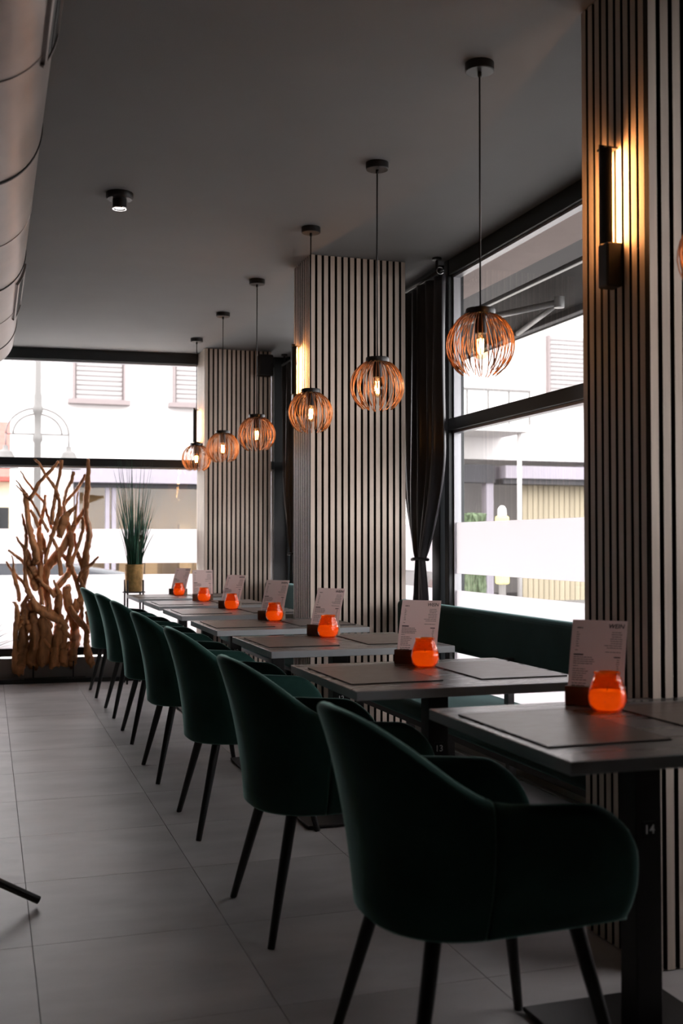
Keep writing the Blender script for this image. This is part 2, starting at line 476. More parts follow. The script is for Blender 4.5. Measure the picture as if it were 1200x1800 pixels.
# floor convector grille along the side windows
for k, (y0, y1) in enumerate(((2.98, 3.9), (3.905, 4.83), (4.835, 5.76), (6.4, 7.3), (7.305, 8.2), (8.205, 9.1))):
    g = MB().box(2.30, 2.50, y0, y1, 0.0, 0.010).build('floor_convector', 'perforated')
    MB().box(2.288, 2.299, y0, y1, 0.0, 0.014).build('edge_strip', 'chrome', g)
    MB().box(2.501, 2.512, y0, y1, 0.0, 0.014).build('edge_strip', 'chrome', g)
    struct(g, 'perforated convector grille in the floor by the windows')

# ---- slatted pillars
PX0, PX1, PD = 1.750, 2.331, 0.358
SL_P, SL_W, SL_D = 0.0400, 0.0252, 0.020
def pillar(y, label):
    p = empty('pillar', (0, y, 0)); struct(p, label)
    MB().box(PX0 + SL_D, PX1 - SL_D, SL_D, PD - 0.002, 0.0, CEIL).build('core', 'felt', p)
    def two(me, ax):
        me.materials.append(M['mdf'])
        for p in me.polygons: p.material_index = 0 if abs(p.normal[ax]) > 0.9 else 1
        return me
    sf = MB().box(0, SL_W, 0, SL_D + 0.001, 0.004, CEIL - 0.003).mesh('slat', 'slat')
    two(sf, 1)
    ss = MB().box(0, SL_D + 0.001, 0, SL_W, 0.004, CEIL - 0.003).mesh('slat', 'slat')
    two(ss, 0)
    n = 15; gap = (PX1 - PX0 - SL_W) / (n - 1)
    for i in range(n): link('slat', sf, p, (PX0 + i * gap, 0, 0))
    m = 9; g2 = (PD - 0.024 - SL_W) / (m - 1)
    for i in range(m):
        link('slat', ss, p, (PX0, 0.024 + i * g2, 0))
        link('slat', ss, p, (PX1 - SL_D - 0.001, 0.024 + i * g2, 0))
    return p
PILLARS = (2.594, 5.938, 9.120)
pillar(PILLARS[0], 'nearest oak slat pillar, at the right edge of the photo')
pillar(PILLARS[1], 'middle oak slat pillar, standing behind table eleven')
pillar(PILLARS[2], 'farthest oak slat pillar, carrying the black loudspeaker')

# ---- wall sconces on the aisle faces of the pillars
def sconce(y, label):
    s = empty('wall_sconce', (PX0, y, 0))
    tag(s, label, 'wall lamp', 'black wall sconces on the pillars')
    # mounting block
    MB().box(-0.052, 0.0, -0.026, 0.026, 1.925, 2.055).build('mounting_block', 'black', s, bevel=0.006)
    # curved shield, open towards the pillar
    mb = MB(); n = 12; ro, ri = 0.023, 0.020; cx = -0.035
    pts = []
    for k in range(n + 1):
        t = PI - R(100) + R(200) * k / n
        pts.append((math.cos(t), math.sin(t)))
    poly = [(cx + ro * a, ro * b) for a, b in pts] + [(cx + ri * a, ri * b) for a, b in reversed(pts)]
    # slanted top end
    b0 = len(poly)
    for z in (2.052, 2.345):
        for (x, yy) in poly:
            mb.v.append((x, yy, z + (0.010 * (yy / ro) if z > 2.1 else 0)))
    mb.f.append(tuple(range(b0))[::-1]); mb.f.append(tuple(range(b0, 2 * b0)))
    for i in range(b0):
        j = (i + 1) % b0; mb.f.append((i, j, b0 + j, b0 + i))
    smooth_by_angle(mb.build('shield', 'black', s))
    MB().box(-0.056, -0.010, -0.0195, 0.0195, 2.331, 2.336).build('glare_cap', 'black', s)  # added lid, blocks the tube's light towards the ceiling
    MB().lathe([(0.007, 2.056), (0.0075, 2.06), (0.0075, 2.325), (0.007, 2.33)], 12, cx + 0.004, 0).build('light_tube', 'led', s, smooth=True)
    return s
sconce(2.594 + 0.160, 'black wall sconce lit on the nearest slat pillar')
sconce(5.938 + 0.205, 'black wall sconce lit on the middle slat pillar')
sconce(9.120 + 0.250, 'black wall sconce lit on the farthest slat pillar')

# loudspeaker on the far pillar
sp = empty('loudspeaker', (2.258, 9.120, 2.70))
tag(sp, 'small black loudspeaker high on the farthest slat pillar', 'speaker')
MB().box(-0.062, 0.062, -0.125, -0.02, -0.092, 0.092).build('cabinet', 'speaker', sp, bevel=0.012)
MB().box(-0.054, 0.054, -0.131, -0.1245, -0.084, 0.084).build('grille', 'felt', sp, bevel=0.004)
MB().box(-0.02, 0.02, -0.0205, 0.0, -0.03, 0.03).build('bracket', 'black', sp)

# ---- round ventilation duct under the ceiling
du = empty('ventilation_duct', (-0.061, 0, 2.56))
tag(du, 'large round galvanised metal duct hanging under the ceiling', 'duct')
DR, DY0, DY1 = 0.22, -2.9, 7.56
secs = [-2.9, -1.28, 0.40, 2.04, 3.70, 5.33, 7.02, 7.56]
for a, b in zip(secs[:-1], secs[1:]):
    end = b > 7.5
    prof = [(DR, a + 0.003), (DR, b - 0.003)] if not end else [(DR, a + 0.003), (DR, b), (DR - 0.010, b), (DR - 0.010, a + 0.1)]
    smooth_by_angle(MB().lathe(prof, 64, 0, 0, 'y').build('duct_section', 'zinc', du), 60)
    if not end:
        m_ = (a + b) / 2
        smooth_by_angle(MB().lathe([(DR - 0.001, m_ - 0.004), (DR + 0.0025, m_ - 0.002), (DR + 0.0025, m_ + 0.002), (DR - 0.001, m_ + 0.004)], 64, 0, 0, 'y').build('seam_bead', 'zinc', du), 60)
for y in secs[1:-1]:
    smooth_by_angle(MB().lathe([(DR - 0.002, y - 0.009), (DR + 0.004, y - 0.007), (DR + 0.004, y + 0.007), (DR - 0.002, y + 0.009)], 64, 0, 0, 'y').build('joint_ring', 'seam', du), 60)
for y0, y1 in ((2.10, 2.92), (5.48, 6.35)):
    g = MB()
    for t0 in (-32, -9):
        for t in (t0,):
            c, s_ = math.cos(R(t)), math.sin(R(t))
            g.mbox(Matrix.Translation((DR * c + 0.004 * c, (y0 + y1) / 2, DR * s_ + 0.004 * s_)) @ Matrix.Rotation(-R(t), 4, 'Y'), 0.014, y1 - y0, 0.012)
    for yy in (y0, y1):
        for t in range(-32, -7, 4):
            c, s_ = math.cos(R(t)), math.sin(R(t))
            g.mbox(Matrix.Translation(((DR + 0.004) * c, yy, (DR + 0.004) * s_)) @ Matrix.Rotation(-R(t), 4, 'Y'), 0.014, 0.016, 0.020)
    gr = g.build('outlet_grille', 'zinc', du)
    for t in (-26, -20.5, -15):
        c, s_ = math.cos(R(t)), math.sin(R(t))
        MB().mbox(Matrix.Translation(((DR + 0.003) * c, (y0 + y1) / 2, (DR + 0.003) * s_)) @ Matrix.Rotation(-R(t), 4, 'Y'), 0.008, y1 - y0 - 0.03, 0.013).build('grille_slot', 'seam', gr)
for y in (0.0, 3.2, 6.6):
    MB().tube([(0, y, DR - 0.004), (0, y, CEIL - 2.56 - 0.001)], 0.005, 8).build('hanger_rod', 'zinc', du)

# ---- surface spotlight on the ceiling
st = empty('ceiling_spotlight', (0.582, 5.185, CEIL))
tag(st, 'small black surface spotlight with chrome rim on the ceiling', 'ceiling lamp')
smooth_by_angle(MB().lathe([(0.064, 0), (0.064, -0.020), (0.058, -0.030), (0.0, -0.030)], 32).build('base', 'black', st))
smooth_by_angle(MB().lathe([(0.033, -0.030), (0.033, -0.072), (0.028, -0.074), (0.0, -0.070)], 28).build('body', 'black', st))
smooth_by_angle(MB().lathe([(0.034, -0.069), (0.0355, -0.072), (0.034, -0.0755), (0.026, -0.0755), (0.0255, -0.073)], 28).build('rim', 'chrome', st))

# ================================================================== PENDANT LAMPS
def make_pendant():
    p = empty('pendant_lamp')
    tag(p, 'pendant', 'pendant lamp', 'copper wire pendants over the tables')
    smooth_by_angle(MB().lathe([(0.050, 0), (0.050, -0.027), (0.047, -0.030), (0.0, -0.030)], 32).build('ceiling_canopy', 'black', p))
    MB().lathe([(0.007, -0.030), (0.007, -0.045), (0.003, -0.048)], 10).build('cord_grip', 'black', p, smooth=True)
    zc = 1.858 - CEIL            # globe centre
    rs = 0.116
    MB().tube([(0, 0, -0.046), (0.001, 0.001, -0.4), (0, 0, zc + 0.13)], 0.0032, 8).build('cord', 'black', p, smooth=True)
    smooth_by_angle(MB().lathe([(0.0, zc + 0.128), (0.049, zc + 0.126), (0.051, zc + 0.122), (0.051, zc + 0.106), (0.047, zc + 0.103), (0.0, zc + 0.103)], 32).build('cap', 'black', p))
    smooth_by_angle(MB().lathe([(0.021, zc + 0.104), (0.021, zc + 0.045), (0.017, zc + 0.040), (0, zc + 0.040)], 20).build('lamp_socket', 'black', p))
    b = MB().lathe([(0.012, zc + 0.042), (0.014, zc + 0.03), (0.024, zc + 0.012), (0.0285, zc - 0.010), (0.026, zc - 0.030), (0.016, zc - 0.044), (0.0, zc - 0.049)], 20).build('bulb', 'bulb', p, smooth=True)
    f = MB()
    for k in range(4):
        t = k * PI / 2 + 0.5
        f.tube([(0.009 * math.cos(t), 0.009 * math.sin(t), zc + 0.022), (0.010 * math.cos(t + 0.3), 0.010 * math.sin(t + 0.3), zc - 0.004), (0.008 * math.cos(t + 0.6), 0.008 * math.sin(t + 0.6), zc - 0.030)], 0.0022, 6)
    f.build('filament', 'filament', b)
    # bent wires from the cap around the globe, loose ends below
    rnd = random.Random(3)
    w = MB(); n = 52
    for i in range(n):
        a = 2 * PI * i / n + rnd.uniform(-0.03, 0.03)
        tw = rnd.uniform(-0.24, 0.24)
        t1 = R(rnd.uniform(128, 152)); t0 = R(23)
        rr = rs + rnd.uniform(-0.004, 0.003)
        pts = []
        for k in range(11):
            q = k / 10; th = t0 + (t1 - t0) * q
            aa = a + tw * q * q
            pts.append((rr * math.sin(th) * math.cos(aa), rr * math.sin(th) * math.sin(aa), zc + rr * math.cos(th)))
        w.tube(pts, 0.0018, 5)
    tag(w.build('wire_shade', 'copper', p, smooth=True), kind='stuff')
    return p
pend = make_pendant()
PY = (2.12, 3.38, 4.418, 5.441, 6.640, 7.681, 8.720)
PLAB = ('copper wire pendant cut off by the right photo edge, nearest of all',
        'nearest whole copper wire pendant, hanging in front of the large side window',
        'copper wire pendant hanging before the middle pillar front, second whole one',
        'copper wire pendant beside the lit sconce of the middle pillar',
        'copper wire pendant below the loudspeaker of the far pillar',
        'copper wire pendant before the far pillar, second from the far window',
        'smallest, farthest copper wire pendant, partly against the far window')
for i, y in enumerate(PY):
    o = pend if i == 0 else copy_tree(pend)
    o.location = (1.604 if i else 1.650, y, CEIL); o.rotation_euler.z = 0.7 * i
    o['label'] = PLAB[i]

# ================================================================== TABLES
TW, TD, TT = 0.79, 0.72, 0.028
TABLES = [(14, 1.488, 2.262), (13, 1.414, 3.342), (12, 1.463, 4.532), (11, 1.461, 5.590), (10, 1.475, 6.678), (9, 1.488, 7.662), (8, 1.488, 8.675)]
top_me = None
def make_table():
    t = empty('dining_table')
    tag(t, 'x', 'table', 'grey dining tables in the row')
    MB().box(-TW / 2, TW / 2, -TD / 2, TD / 2, 0.75 - TT, 0.75).build('tabletop', 'tabletop', t, bevel=0.0025)
    tp_ = t.children[0].data; tp_.materials.append(M['edge_lit'])
    for p in tp_.polygons: p.material_index = 0 if abs(p.normal.z) > 0.5 else 1
    MB().box(-0.035, 0.035, -0.035, 0.035, 0.016, 0.712).build('column', 'black', t, bevel=0.003)
    MB().box(-0.17, 0.17, -0.17, 0.17, 0.712, 0.7218).build('mounting_plate', 'black', t)
    MB().box(-0.20, 0.20, -0.222, 0.222, 0.004, 0.016).build('base_plate', 'black', t, bevel=0.003)
    for sx in (-1, 1):
        for sy in (-1, 1):
            MB().lathe([(0.012, 0.0), (0.012, 0.0045)], 10, sx * 0.17, sy * 0.195).build('foot_pad', 'black', t)
    return t
tb = make_table()
TLAB = {14: 'nearest grey dining table, its column numbered 14', 13: 'grey dining table numbered 13, second nearest',
        12: 'grey dining table numbered 12, third from the camera', 11: 'grey dining table numbered 11, in front of the middle pillar',
        10: 'grey dining table numbered 10, beside the middle pillar', 9: 'grey dining table second from the far window',
        8: 'farthest grey dining table, beside the brass plant pot'}
table_objs = {}
for i, (n, x, y) in enumerate(TABLES):
    o = tb if i == 0 else copy_tree(tb)
    o.location = (x, y, 0); o['label'] = TLAB[n]
    table_objs[n] = o
for n, x, y in TABLES:
    pl_ = MB().box(-0.0165, 0.0165, -0.0375, -0.035, 0.485, 0.525).build('number_plate', 'plate', table_objs[n])
    tm = text_mesh(str(n), 0.029, 'white', ext=0.0003, bold=0.0003)
    d = link('number', tm, pl_, (0, -0.0379, 0.505), (PI / 2, 0, 0))

# placemats
def make_mat():
    m = MB().box(-0.15, 0.15, -0.225, 0.225, 0.0004, 0.0034)
    return m.mesh('placemat', 'mat')
mat_me = make_mat()
edge = MB()
for a in ((-0.1515, -0.1495, -0.2265, 0.2265), (0.1495, 0.1515, -0.2265, 0.2265), (-0.1495, 0.1495, -0.2265, -0.2245), (-0.1495, 0.1495, 0.2245, 0.2265)):
    edge.box(a[0], a[1], a[2], a[3], 0.0002, 0.0036)
edge_me = edge.mesh('stitched_edge', 'mat_edge')
rnd = random.Random(5)
NUMW = {14: 'fourteen', 13: 'thirteen', 12: 'twelve', 11: 'eleven', 10: 'ten', 9: 'nine', 8: 'eight'}
FARN = {9: 'second table from the far window', 8: 'farthest table'}
for n, x, y in TABLES:
    for side, dx in (('chair', -0.216), ('bench', 0.216)):
        o = link('placemat', mat_me, None, (x + dx, y + 0.006 + rnd.uniform(-0.006, 0.006), 0.75), (0, 0, R(rnd.uniform(-0.8, 0.8))))
        link('stitched_edge', edge_me, o)
        where = 'table ' + NUMW[n] if n > 9 else 'the ' + FARN[n]
        tag(o, 'dark leather placemat on the %s side of %s' % (side, where), 'placemat', 'leather placemats on the tables')

# ---- candle holders
def lathe_shell(prof_o, th):
    pi_ = [(max(r - th, 0.0), z) for r, z in prof_o]
    pi_[0] = (pi_[0][0], prof_o[0][1] + th)
    return prof_o + pi_[::-1]
def make_candle():
    c = empty('candle_holder')
    tag(c, 'x', 'candle holder', 'orange glass candle holders on the tables')
    prof = [(0.0, 0.0), (0.031, 0.0), (0.0355, 0.003), (0.0445, 0.015), (0.0490, 0.030), (0.0490, 0.041), (0.0452, 0.058), (0.0395, 0.075), (0.0345, 0.088), (0.0325, 0.093), (0.0338, 0.097), (0.0344, 0.100)]
    inner = [(r - 0.003, z) for r, z in prof[2:]][::-1] + [(0.030, 0.005), (0.0, 0.005)]
    smooth_by_angle(MB().lathe(prof + [(0.0325, 0.101)] + inner, 32).build('glass_jar', 'orange', c), 70)
    wp = [(0.0, 0.0062), (0.029, 0.0062), (0.0408, 0.0160), (0.0453, 0.030), (0.0453, 0.041), (0.0432, 0.0505), (0.038, 0.0535), (0.0, 0.0525)]
    smooth_by_angle(MB().lathe(wp, 24).build('wax', 'wax', c), 60)
    MB().lathe([(0.0, 0.014), (0.009, 0.018), (0.012, 0.027), (0.009, 0.038), (0.004, 0.044), (0.0, 0.048)], 12).build('flame', 'flame', c, smooth=True)
    MB().tube([(0, 0, 0.053), (0.001, 0, 0.064)], 0.0012, 6).build('wick', 'ink', c)
    return c
cd = make_candle()
CAND = {14: (0.020, 0.175), 13: (0.028, 0.150), 12: (0.010, 0.185), 11: (0.034, 0.180), 10: (0.020, 0.185), 9: (0.014, 0.175), 8: (-0.008, 0.120)}
def where(n): return ('table ' + NUMW[n]) if n > 9 else 'the ' + FARN[n]
for i, (n, x, y) in enumerate(TABLES):
    o = cd if i == 0 else copy_tree(cd)
    dx, dy = CAND[n]; dy = min(dy, 0.24)
    o.location = (x + dx, y + dy, 0.7502); o.rotation_euler.z = i * 0.9
    o['label'] = 'orange glass candle holder standing on ' + where(n)

# ---- menus in wooden holders
CW, CHH, TILT = 0.148, 0.210, R(15)
def menu_lines(seed):
    """short printed lines of the card, as thin raised strips: (bold, soft)"""
    r = random.Random(seed)
    bold, soft = MB(), MB()
    def strip(mb, x0, x1, z, h):
        # words
        x = x0
        while x < x1 - 0.002:
            w = min(r.uniform(0.004, 0.012), x1 - x)
            mb.box(x, x + w, -0.0007, -0.0004, z, z + h)
            x += w + 0.0014
    L0 = -CW / 2 + 0.010
    z = 0.186
    strip(soft, L0 + 0.004, L0 + 0.020, z, 0.0032)
    for k in range(7): strip(soft, L0 + 0.004, L0 + r.uniform(0.009, 0.013), 0.174 - k * 0.0065, 0.0018)
    strip(soft, L0 + 0.003, L0 + 0.010, 0.124, 0.0018)
    bold.box(L0, L0 + 0.026, -0.0007, -0.0004, 0.1105, 0.1145)
    for k in range(4): strip(soft, L0, L0 + r.uniform(0.042, 0.056), 0.1045 - k * 0.0058, 0.0022)
    strip(soft, L0, L0 + 0.014, 0.0805, 0.0018)
    for k in range(6): strip(soft, L0, L0 + r.uniform(0.022, 0.048), 0.0725 - k * 0.0060, 0.0020)
    for k in range(5): strip(soft, L0, L0 + r.uniform(0.034, 0.046), 0.0335 - k * 0.0056, 0.0022)
    R0 = CW / 2 - 0.008
    for k in range(8): strip(soft, R0 - r.uniform(0.030, 0.056), R0 - 0.003, 0.176 - k * 0.0062, 0.0018)
    strip(soft, R0 - 0.046, R0 - 0.005, 0.121, 0.0018)
    bold.box(R0 - 0.022, R0 - 0.005, -0.0007, -0.0004, 0.1065, 0.1098)
    for k in range(13): strip(soft, R0 - r.uniform(0.013, 0.018), R0 - 0.007, 0.100 - k * 0.0058, 0.0020)
    return bold.mesh('print_bold', 'ink'), soft.mesh('print_lines', 'ink_soft')
bold_me, soft_me = menu_lines(2)
wein_me = text_mesh('WEIN', 0.0165, 'ink', shear=0.22, ext=0.0002, align='RIGHT', bold=0.00015)
def make_menu():
    m = empty('menu_stand')
    tag(m, 'x', 'menu', 'menu cards in wooden holders')
    hb = MB()
    hb.prism([(-0.026, 0), (0.026, 0), (0.026, 0.050), (0.014, 0.050), (0.004, 0.020), (-0.007, 0.020), (-0.007, 0.050), (-0.026, 0.050)], -0.075, 0.075, 'x')
    hb.build('holder_block', 'holder', m, bevel=0.0015)
    card = MB()
    n = 8
    for k in range(n + 1):
        q = k / n; bow = 0.004 * math.sin(q * PI)
        for yy in (-0.0004, 0.0004):
            card.v += [(-CW / 2, yy - bow, q * CHH), (CW / 2, yy - bow, q * CHH)]
    for k in range(n):
        a = 4 * k; b = a + 4
        card.f += [(a, a + 1, b + 1, b), (a + 2, b + 2, b + 3, a + 3), (a, b, b + 2, a + 2), (a + 1, a + 3, b + 3, b + 1)]
    card.f += [(0, 2, 3, 1), (4 * n, 4 * n + 1, 4 * n + 3, 4 * n + 2)]
    co = card.build('card', 'paper', m, loc=(0, -0.003, 0.0215))
    co.rotation_euler = (-TILT, 0, 0)
    for nm, me in (('print_bold', bold_me), ('print_lines', soft_me)):
        me2 = me.copy()
        for v in me2.vertices: v.co.y -= 0.004 * math.sin(v.co.z / CHH * PI)
        o = tag(link(nm, me2, co), kind='stuff')
    link('title', wein_me, co, (CW / 2 - 0.008, -0.0022, 0.1935), (PI / 2, 0, 0))
    return m
mn = make_menu()
MENU = {n: (CAND[n][0] + (0.010 if n != 14 else 0.028), CAND[n][1] + 0.104, t, k) for n, t, k in ((14, 44, 19), (13, 42, 17), (12, 48, 23), (11, 46, 21), (10, 48, 23), (9, 8, 15), (8, 46, 22))}
for i, (n, x, y) in enumerate(TABLES):
    o = mn if i == 0 else copy_tree(mn)
    dx, dy, th, tilt = MENU[n]
    o.location = (x + dx, y + dy, 0.7502); o.rotation_euler.z = -R(th)
    for c_ in o.children:
        if c_.name.startswith('card'): c_.rotation_euler.x = -R(tilt)
    o['label'] = 'printed menu card in a wooden holder on ' + where(n)

# ================================================================== CHAIRS
ZB = 0.372
def half_w(t): return 0.238 + 0.050 * math.sin(min(t / 0.55, 1) * PI / 2) - (0.030 * ((t - 0.55) / 0.45) ** 1.5 if t > 0.55 else 0)
def back_x(t): return -0.258 - 0.104 * t ** 2.2
def front_x(z):
    return 0.278 - 1.2 * (z - 0.475) ** 2
XB = -0.045                       # where the rounded back starts
def shell_pt(s, z, off=0.0):
    """s in [-1,1]: -1 arm front on one side .. 0 back centre .. 1 other arm front; off = inward offset"""
    t = max(0.0, (z - ZB) / 0.468)
    b = half_w(t) - off; sg = 1 if s >= 0 else -1; a = abs(s)
    depth = XB - (back_x(t) + off)
    if a <= 0.56:
        ph = a / 0.56 * PI / 2
        e = 0.86
        x = XB - depth * (math.cos(ph) ** e if math.cos(ph) > 1e-6 else 0); y = b * (math.sin(ph) ** e)
    else:
        q = (a - 0.56) / 0.44
        x = XB + (front_x(z) - XB) * q; y = b * (1 - 0.05 * q * q)
    return Vector((x, sg * y, z))
def top_z(s):
    a = abs(s)
    if a <= 0.60:
        q = a / 0.60
        return 0.652 + 0.178 * (0.5 + 0.5 * math.cos(PI * q ** 1.3))
    q = (a - 0.60) / 0.40
    z = 0.652 - 0.020 * q
    if q > 0.62:
        u = (q - 0.62) / 0.38
        z -= 0.135 * (1 - math.sqrt(max(0, 1 - u * u)))
    return z
def shell_part(s0, s1, n, th=0.046, r0=0.0035, r1=0.0035):
    """closed upholstered strip of the shell between s0 and s1"""
    mb = MB(); rings = []
    M_ = 10
    ss = [s0 + (s1 - s0) * (0.5 - 0.5 * math.cos(PI * k / n)) for k in range(n + 1)]
    for k, s in enumerate(ss):
        zt = top_z(s); zb = ZB - 0.010 + 0.012 * abs(s)
        # edge rounding: pull the section in close to its ends
        d0 = abs(s - s0) * 0.55; d1 = abs(s1 - s) * 0.55
        f = 1.0
        for d, r in ((d0, r0), (d1, r1)):
            if d < r: f = min(f, math.sqrt(max(0.0, 1 - (1 - d / r) ** 2)))
        f = 0.25 + 0.75 * f
        ring = []
        hh = zt - zb
        e = th / 2
        for j in range(M_ + 1):                      # outer, bottom to below the rim
            z = zb + 0.010 + (hh - e - 0.010) * j / M_
            bul = 0.006 * math.sin(PI * j / M_)
            ring.append((z, e * (1 - f) - bul))
        for j in range(1, 6):                        # rim
            t = PI * j / 6
            ring.append((zt - e + e * math.sin(t) * (0.6 + 0.4 * f), e - e * math.cos(t) * f))
        for j in range(M_ + 1):                      # inner, down
            z = zt - e - (hh - e - 0.010) * j / M_
            ring.append((z, th - e * (1 - f)))
        ring.append((zb, th * 0.75)); ring.append((zb, th * 0.25))
        rings.append([shell_pt(s, z, off) for z, off in ring])
    m = len(rings[0])
    for r in rings: mb.v += [tuple(p) for p in r]
    for i in range(n):
        for j in range(m):
            j2 = (j + 1) % m
            mb.f.append((i * m + j, i * m + j2, (i + 1) * m + j2, (i + 1) * m + j))
    mb.f.append(tuple(range(m))[::-1]); mb.f.append(tuple(n * m + j for j in range(m)))
    return mb
def make_chair():
    c = empty('armchair')
    tag(c, 'x', 'chair', 'green velvet armchairs along the tables')
    SEAM = 0.53
    shell_part(-SEAM + 0.001, SEAM - 0.001, 40).build('backrest', 'velvet', c, smooth=True)
    shell_part(SEAM + 0.001, 1.0, 24, r1=0.026).build('armrest', 'velvet', c, smooth=True)
    shell_part(-1.0, -SEAM - 0.001, 24, r0=0.026).build('armrest', 'velvet', c, smooth=True)
    # seat cushion following the inside of the shell
    mb = MB(); n = 40; lay = [(0.358, 0.062), (0.362, 0.046), (0.40, 0.040), (0.455, 0.040), (0.472, 0.050), (0.480, 0.075)]
    for z, off in lay:
        zz = min(max(z, ZB), 0.46)
        for k in range(n + 1):
            s = -1 + 2 * k / n
            p = shell_pt(s, zz, off)
            xfront = 0.268 - (off - 0.04)
            if abs(s) > 0.56:
                q = (abs(s) - 0.56) / 0.44; p.x = XB + (xfront - XB) * q
            p.z = z
            mb.v.append(tuple(p))
    w = n + 1
    for i in range(len(lay) - 1):
        for k in range(w):
            k2 = (k + 1) % w
            mb.f.append((i * w + k, i * w + k2, (i + 1) * w + k2, (i + 1) * w + k))
    mb.f.append(tuple(range(w))[::-1]); mb.f.append(tuple((len(lay) - 1) * w + k for k in range(w)))
    smooth_by_angle(mb.build('seat', 'velvet', c), 50)
    for sx in (-1, 1):
        for sy in (-1, 1):
            tp = Vector((sx * 0.165 + 0.005, sy * 0.165, 0.362)); bt = Vector((sx * 0.245, sy * 0.245, 0.0))
            mb = MB()
            pts = [tp, tp.lerp(bt, 0.3), tp.lerp(bt, 0.985)]
            mb.tube(pts + [bt], [0.0175, 0.0165, 0.0115, 0.0105], 14)
            # flat foot
            mb.v = [(x, y, max(z, 0.0)) for x, y, z in mb.v]
            smooth_by_angle(mb.build('leg', 'leg', c), 40)
    return c
ch = make_chair()
CHAIRS = [(1.043, 2.260, 0), (1.035, 3.338, 0.5), (1.050, 4.530, -0.6), (1.043, 5.594, 0.4), (1.056, 6.679, -0.3), (1.055, 7.660, 0.6), (1.035, 8.660, 0)]
CLAB = ['nearest green velvet armchair, at table fourteen', 'second nearest green velvet armchair, at table thirteen',
        'green velvet armchair at table twelve, third from the camera', 'green velvet armchair at table eleven, middle one of the row',
        'green velvet armchair at table ten, third from the far window', 'green velvet armchair second from the far window',
        'farthest green velvet armchair, beside the driftwood sculpture']
for i, (x, y, rz) in enumerate(CHAIRS):
    o = ch if i == 0 else copy_tree(ch)
    o.location = (x, y, 0); o.rotation_euler.z = R(rz); o['label'] = CLAB[i]

# ================================================================== BENCHES by the window
def bench(y0, y1, label):
    b = empty('bench', (2.1, (y0 + y1) / 2, 0))
    tag(b, label, 'bench', 'green upholstered benches at the windows')
    L2 = (y1 - y0) / 2
    MB().box(-0.24, 0.22, -L2, L2, 0.365, 0.45).build('seat', 'bench', b, bevel=0.022, seg=4)
    for yy in (-L2 + 0.2, 0, L2 - 0.2):
        MB().box(0.125, 0.155, yy - 0.02, yy + 0.02, 0.451, 0.66).build('back_post', 'black', b)
    MB().box(0.155, 0.235, -L2, L2, 0.618, 0.852).build('backrest', 'bench', b, bevel=0.034, seg=5)
    MB().box(-0.21, 0.19, -L2 + 0.03, L2 - 0.03, 0.335, 0.364).build('seat_frame', 'black', b)
    for yy in (-L2 + 0.25, 0, L2 - 0.25):
        for xx in (-0.17, 0.13):
            MB().box(xx, xx + 0.035, yy - 0.018, yy + 0.018, 0.0, 0.336).build('leg', 'black', b)
    return b
bench(2.97, 5.90, 'dark green bench below the large side window')
bench(6.33, 9.05, 'dark green bench between the middle and far pillars')

# ================================================================== CURTAINS
def curtain(yc, w_top, tie_dy, label, w_bot=0.26, bot=0.30):
    c = empty('curtain', (2.475, yc, 0))
    tag(c, label, 'curtain', 'dark satin curtains tied back at the posts')
    mb = MB(); nz, ny = 44, 60
    ztop = 2.722; ztie = 1.08
    for i in range(nz + 1):
        z = ztop + (bot - ztop) * i / nz
        if z >= ztie:
            q = (z - ztie) / (ztop - ztie)
            k = min(1, q / 0.42); w = 0.095 + (w_top - 0.095) * math.sin(k * PI / 2) ** 0.8
            cy = tie_dy * (1 - k * k * (3 - 2 * k))
        else:
            q = (ztie - z) / (ztie - bot)
            w = 0.095 + (w_bot - 0.095) * math.sin(min(1, q * 1.6) * PI / 2); cy = tie_dy + 0.02 * q
        amp = 0.030 * (0.45 + 0.55 * min(1, w / w_top)) * (0.7 if z < ztie else 1)
        for j in range(ny + 1):
            u = j / ny
            ph = 2 * PI * 5.5 * u
            mb.v.append((amp * math.sin(ph) + 0.010 * math.sin(ph * 0.37 + z * 2) , cy + (u - 0.5) * w + 0.006 * math.sin(3 * z + 9 * u), z))
    for i in range(nz):
        for j in range(ny):
            a = i * (ny + 1) + j
            mb.f.append((a, a + 1, a + ny + 2, a + ny + 1))
    o = mb.build('drape', 'curtain', c, smooth=True)
    sd = o.modifiers.new('solid', 'SOLIDIFY'); sd.thickness = 0.003
    t = MB(); n = 28
    pts = [(0.046 * math.cos(2 * PI * k / n), tie_dy + 0.060 * math.sin(2 * PI * k / n), ztie + 0.004 * math.sin(4 * PI * k / n)) for k in range(n + 1)]
    t.tube(pts, 0.009, 8).build('tie_band', 'black', c, smooth=True)
    return c
curtain(6.015, 0.63, 0.055, 'dark satin curtain tied back between the middle pillar and the large side window')
curtain(8.96, 0.56, -0.05, 'dark satin curtain tied back near the far corner, behind the middle pillar')
# ceiling rods with bracket and bright ring
def curtain_rod(y0, y1, yb, label):
    r = empty('curtain_rod', (2.475, 0, 0))
    tag(r, label, 'curtain rod', 'black curtain rods under the ceiling')
    MB().tube([(0, y0, 2.752), (0, y1, 2.752)], 0.011, 12).build('rod', 'black', r, smooth=True)
    for yy in (yb, y1 - 0.06):
        smooth_by_angle(MB().lathe([(0.028, CEIL), (0.028, CEIL - 0.012), (0.008, CEIL - 0.016), (0.008, 2.762)], 20, 0, yy).build('bracket', 'black', r))
    n = 24
    MB().tube([(0.020 * math.cos(2 * PI * k / n), y0 + 0.012, 2.752 + 0.020 * math.sin(2 * PI * k / n)) for k in range(n + 1)], 0.0035, 8).build('end_ring', 'chrome', r, smooth=True)
    return r
curtain_rod(5.74, 6.44, 5.80, 'black curtain rod under the ceiling beside the large side window')
curtain_rod(8.66, 9.28, 8.74, 'black curtain rod under the ceiling near the far corner')

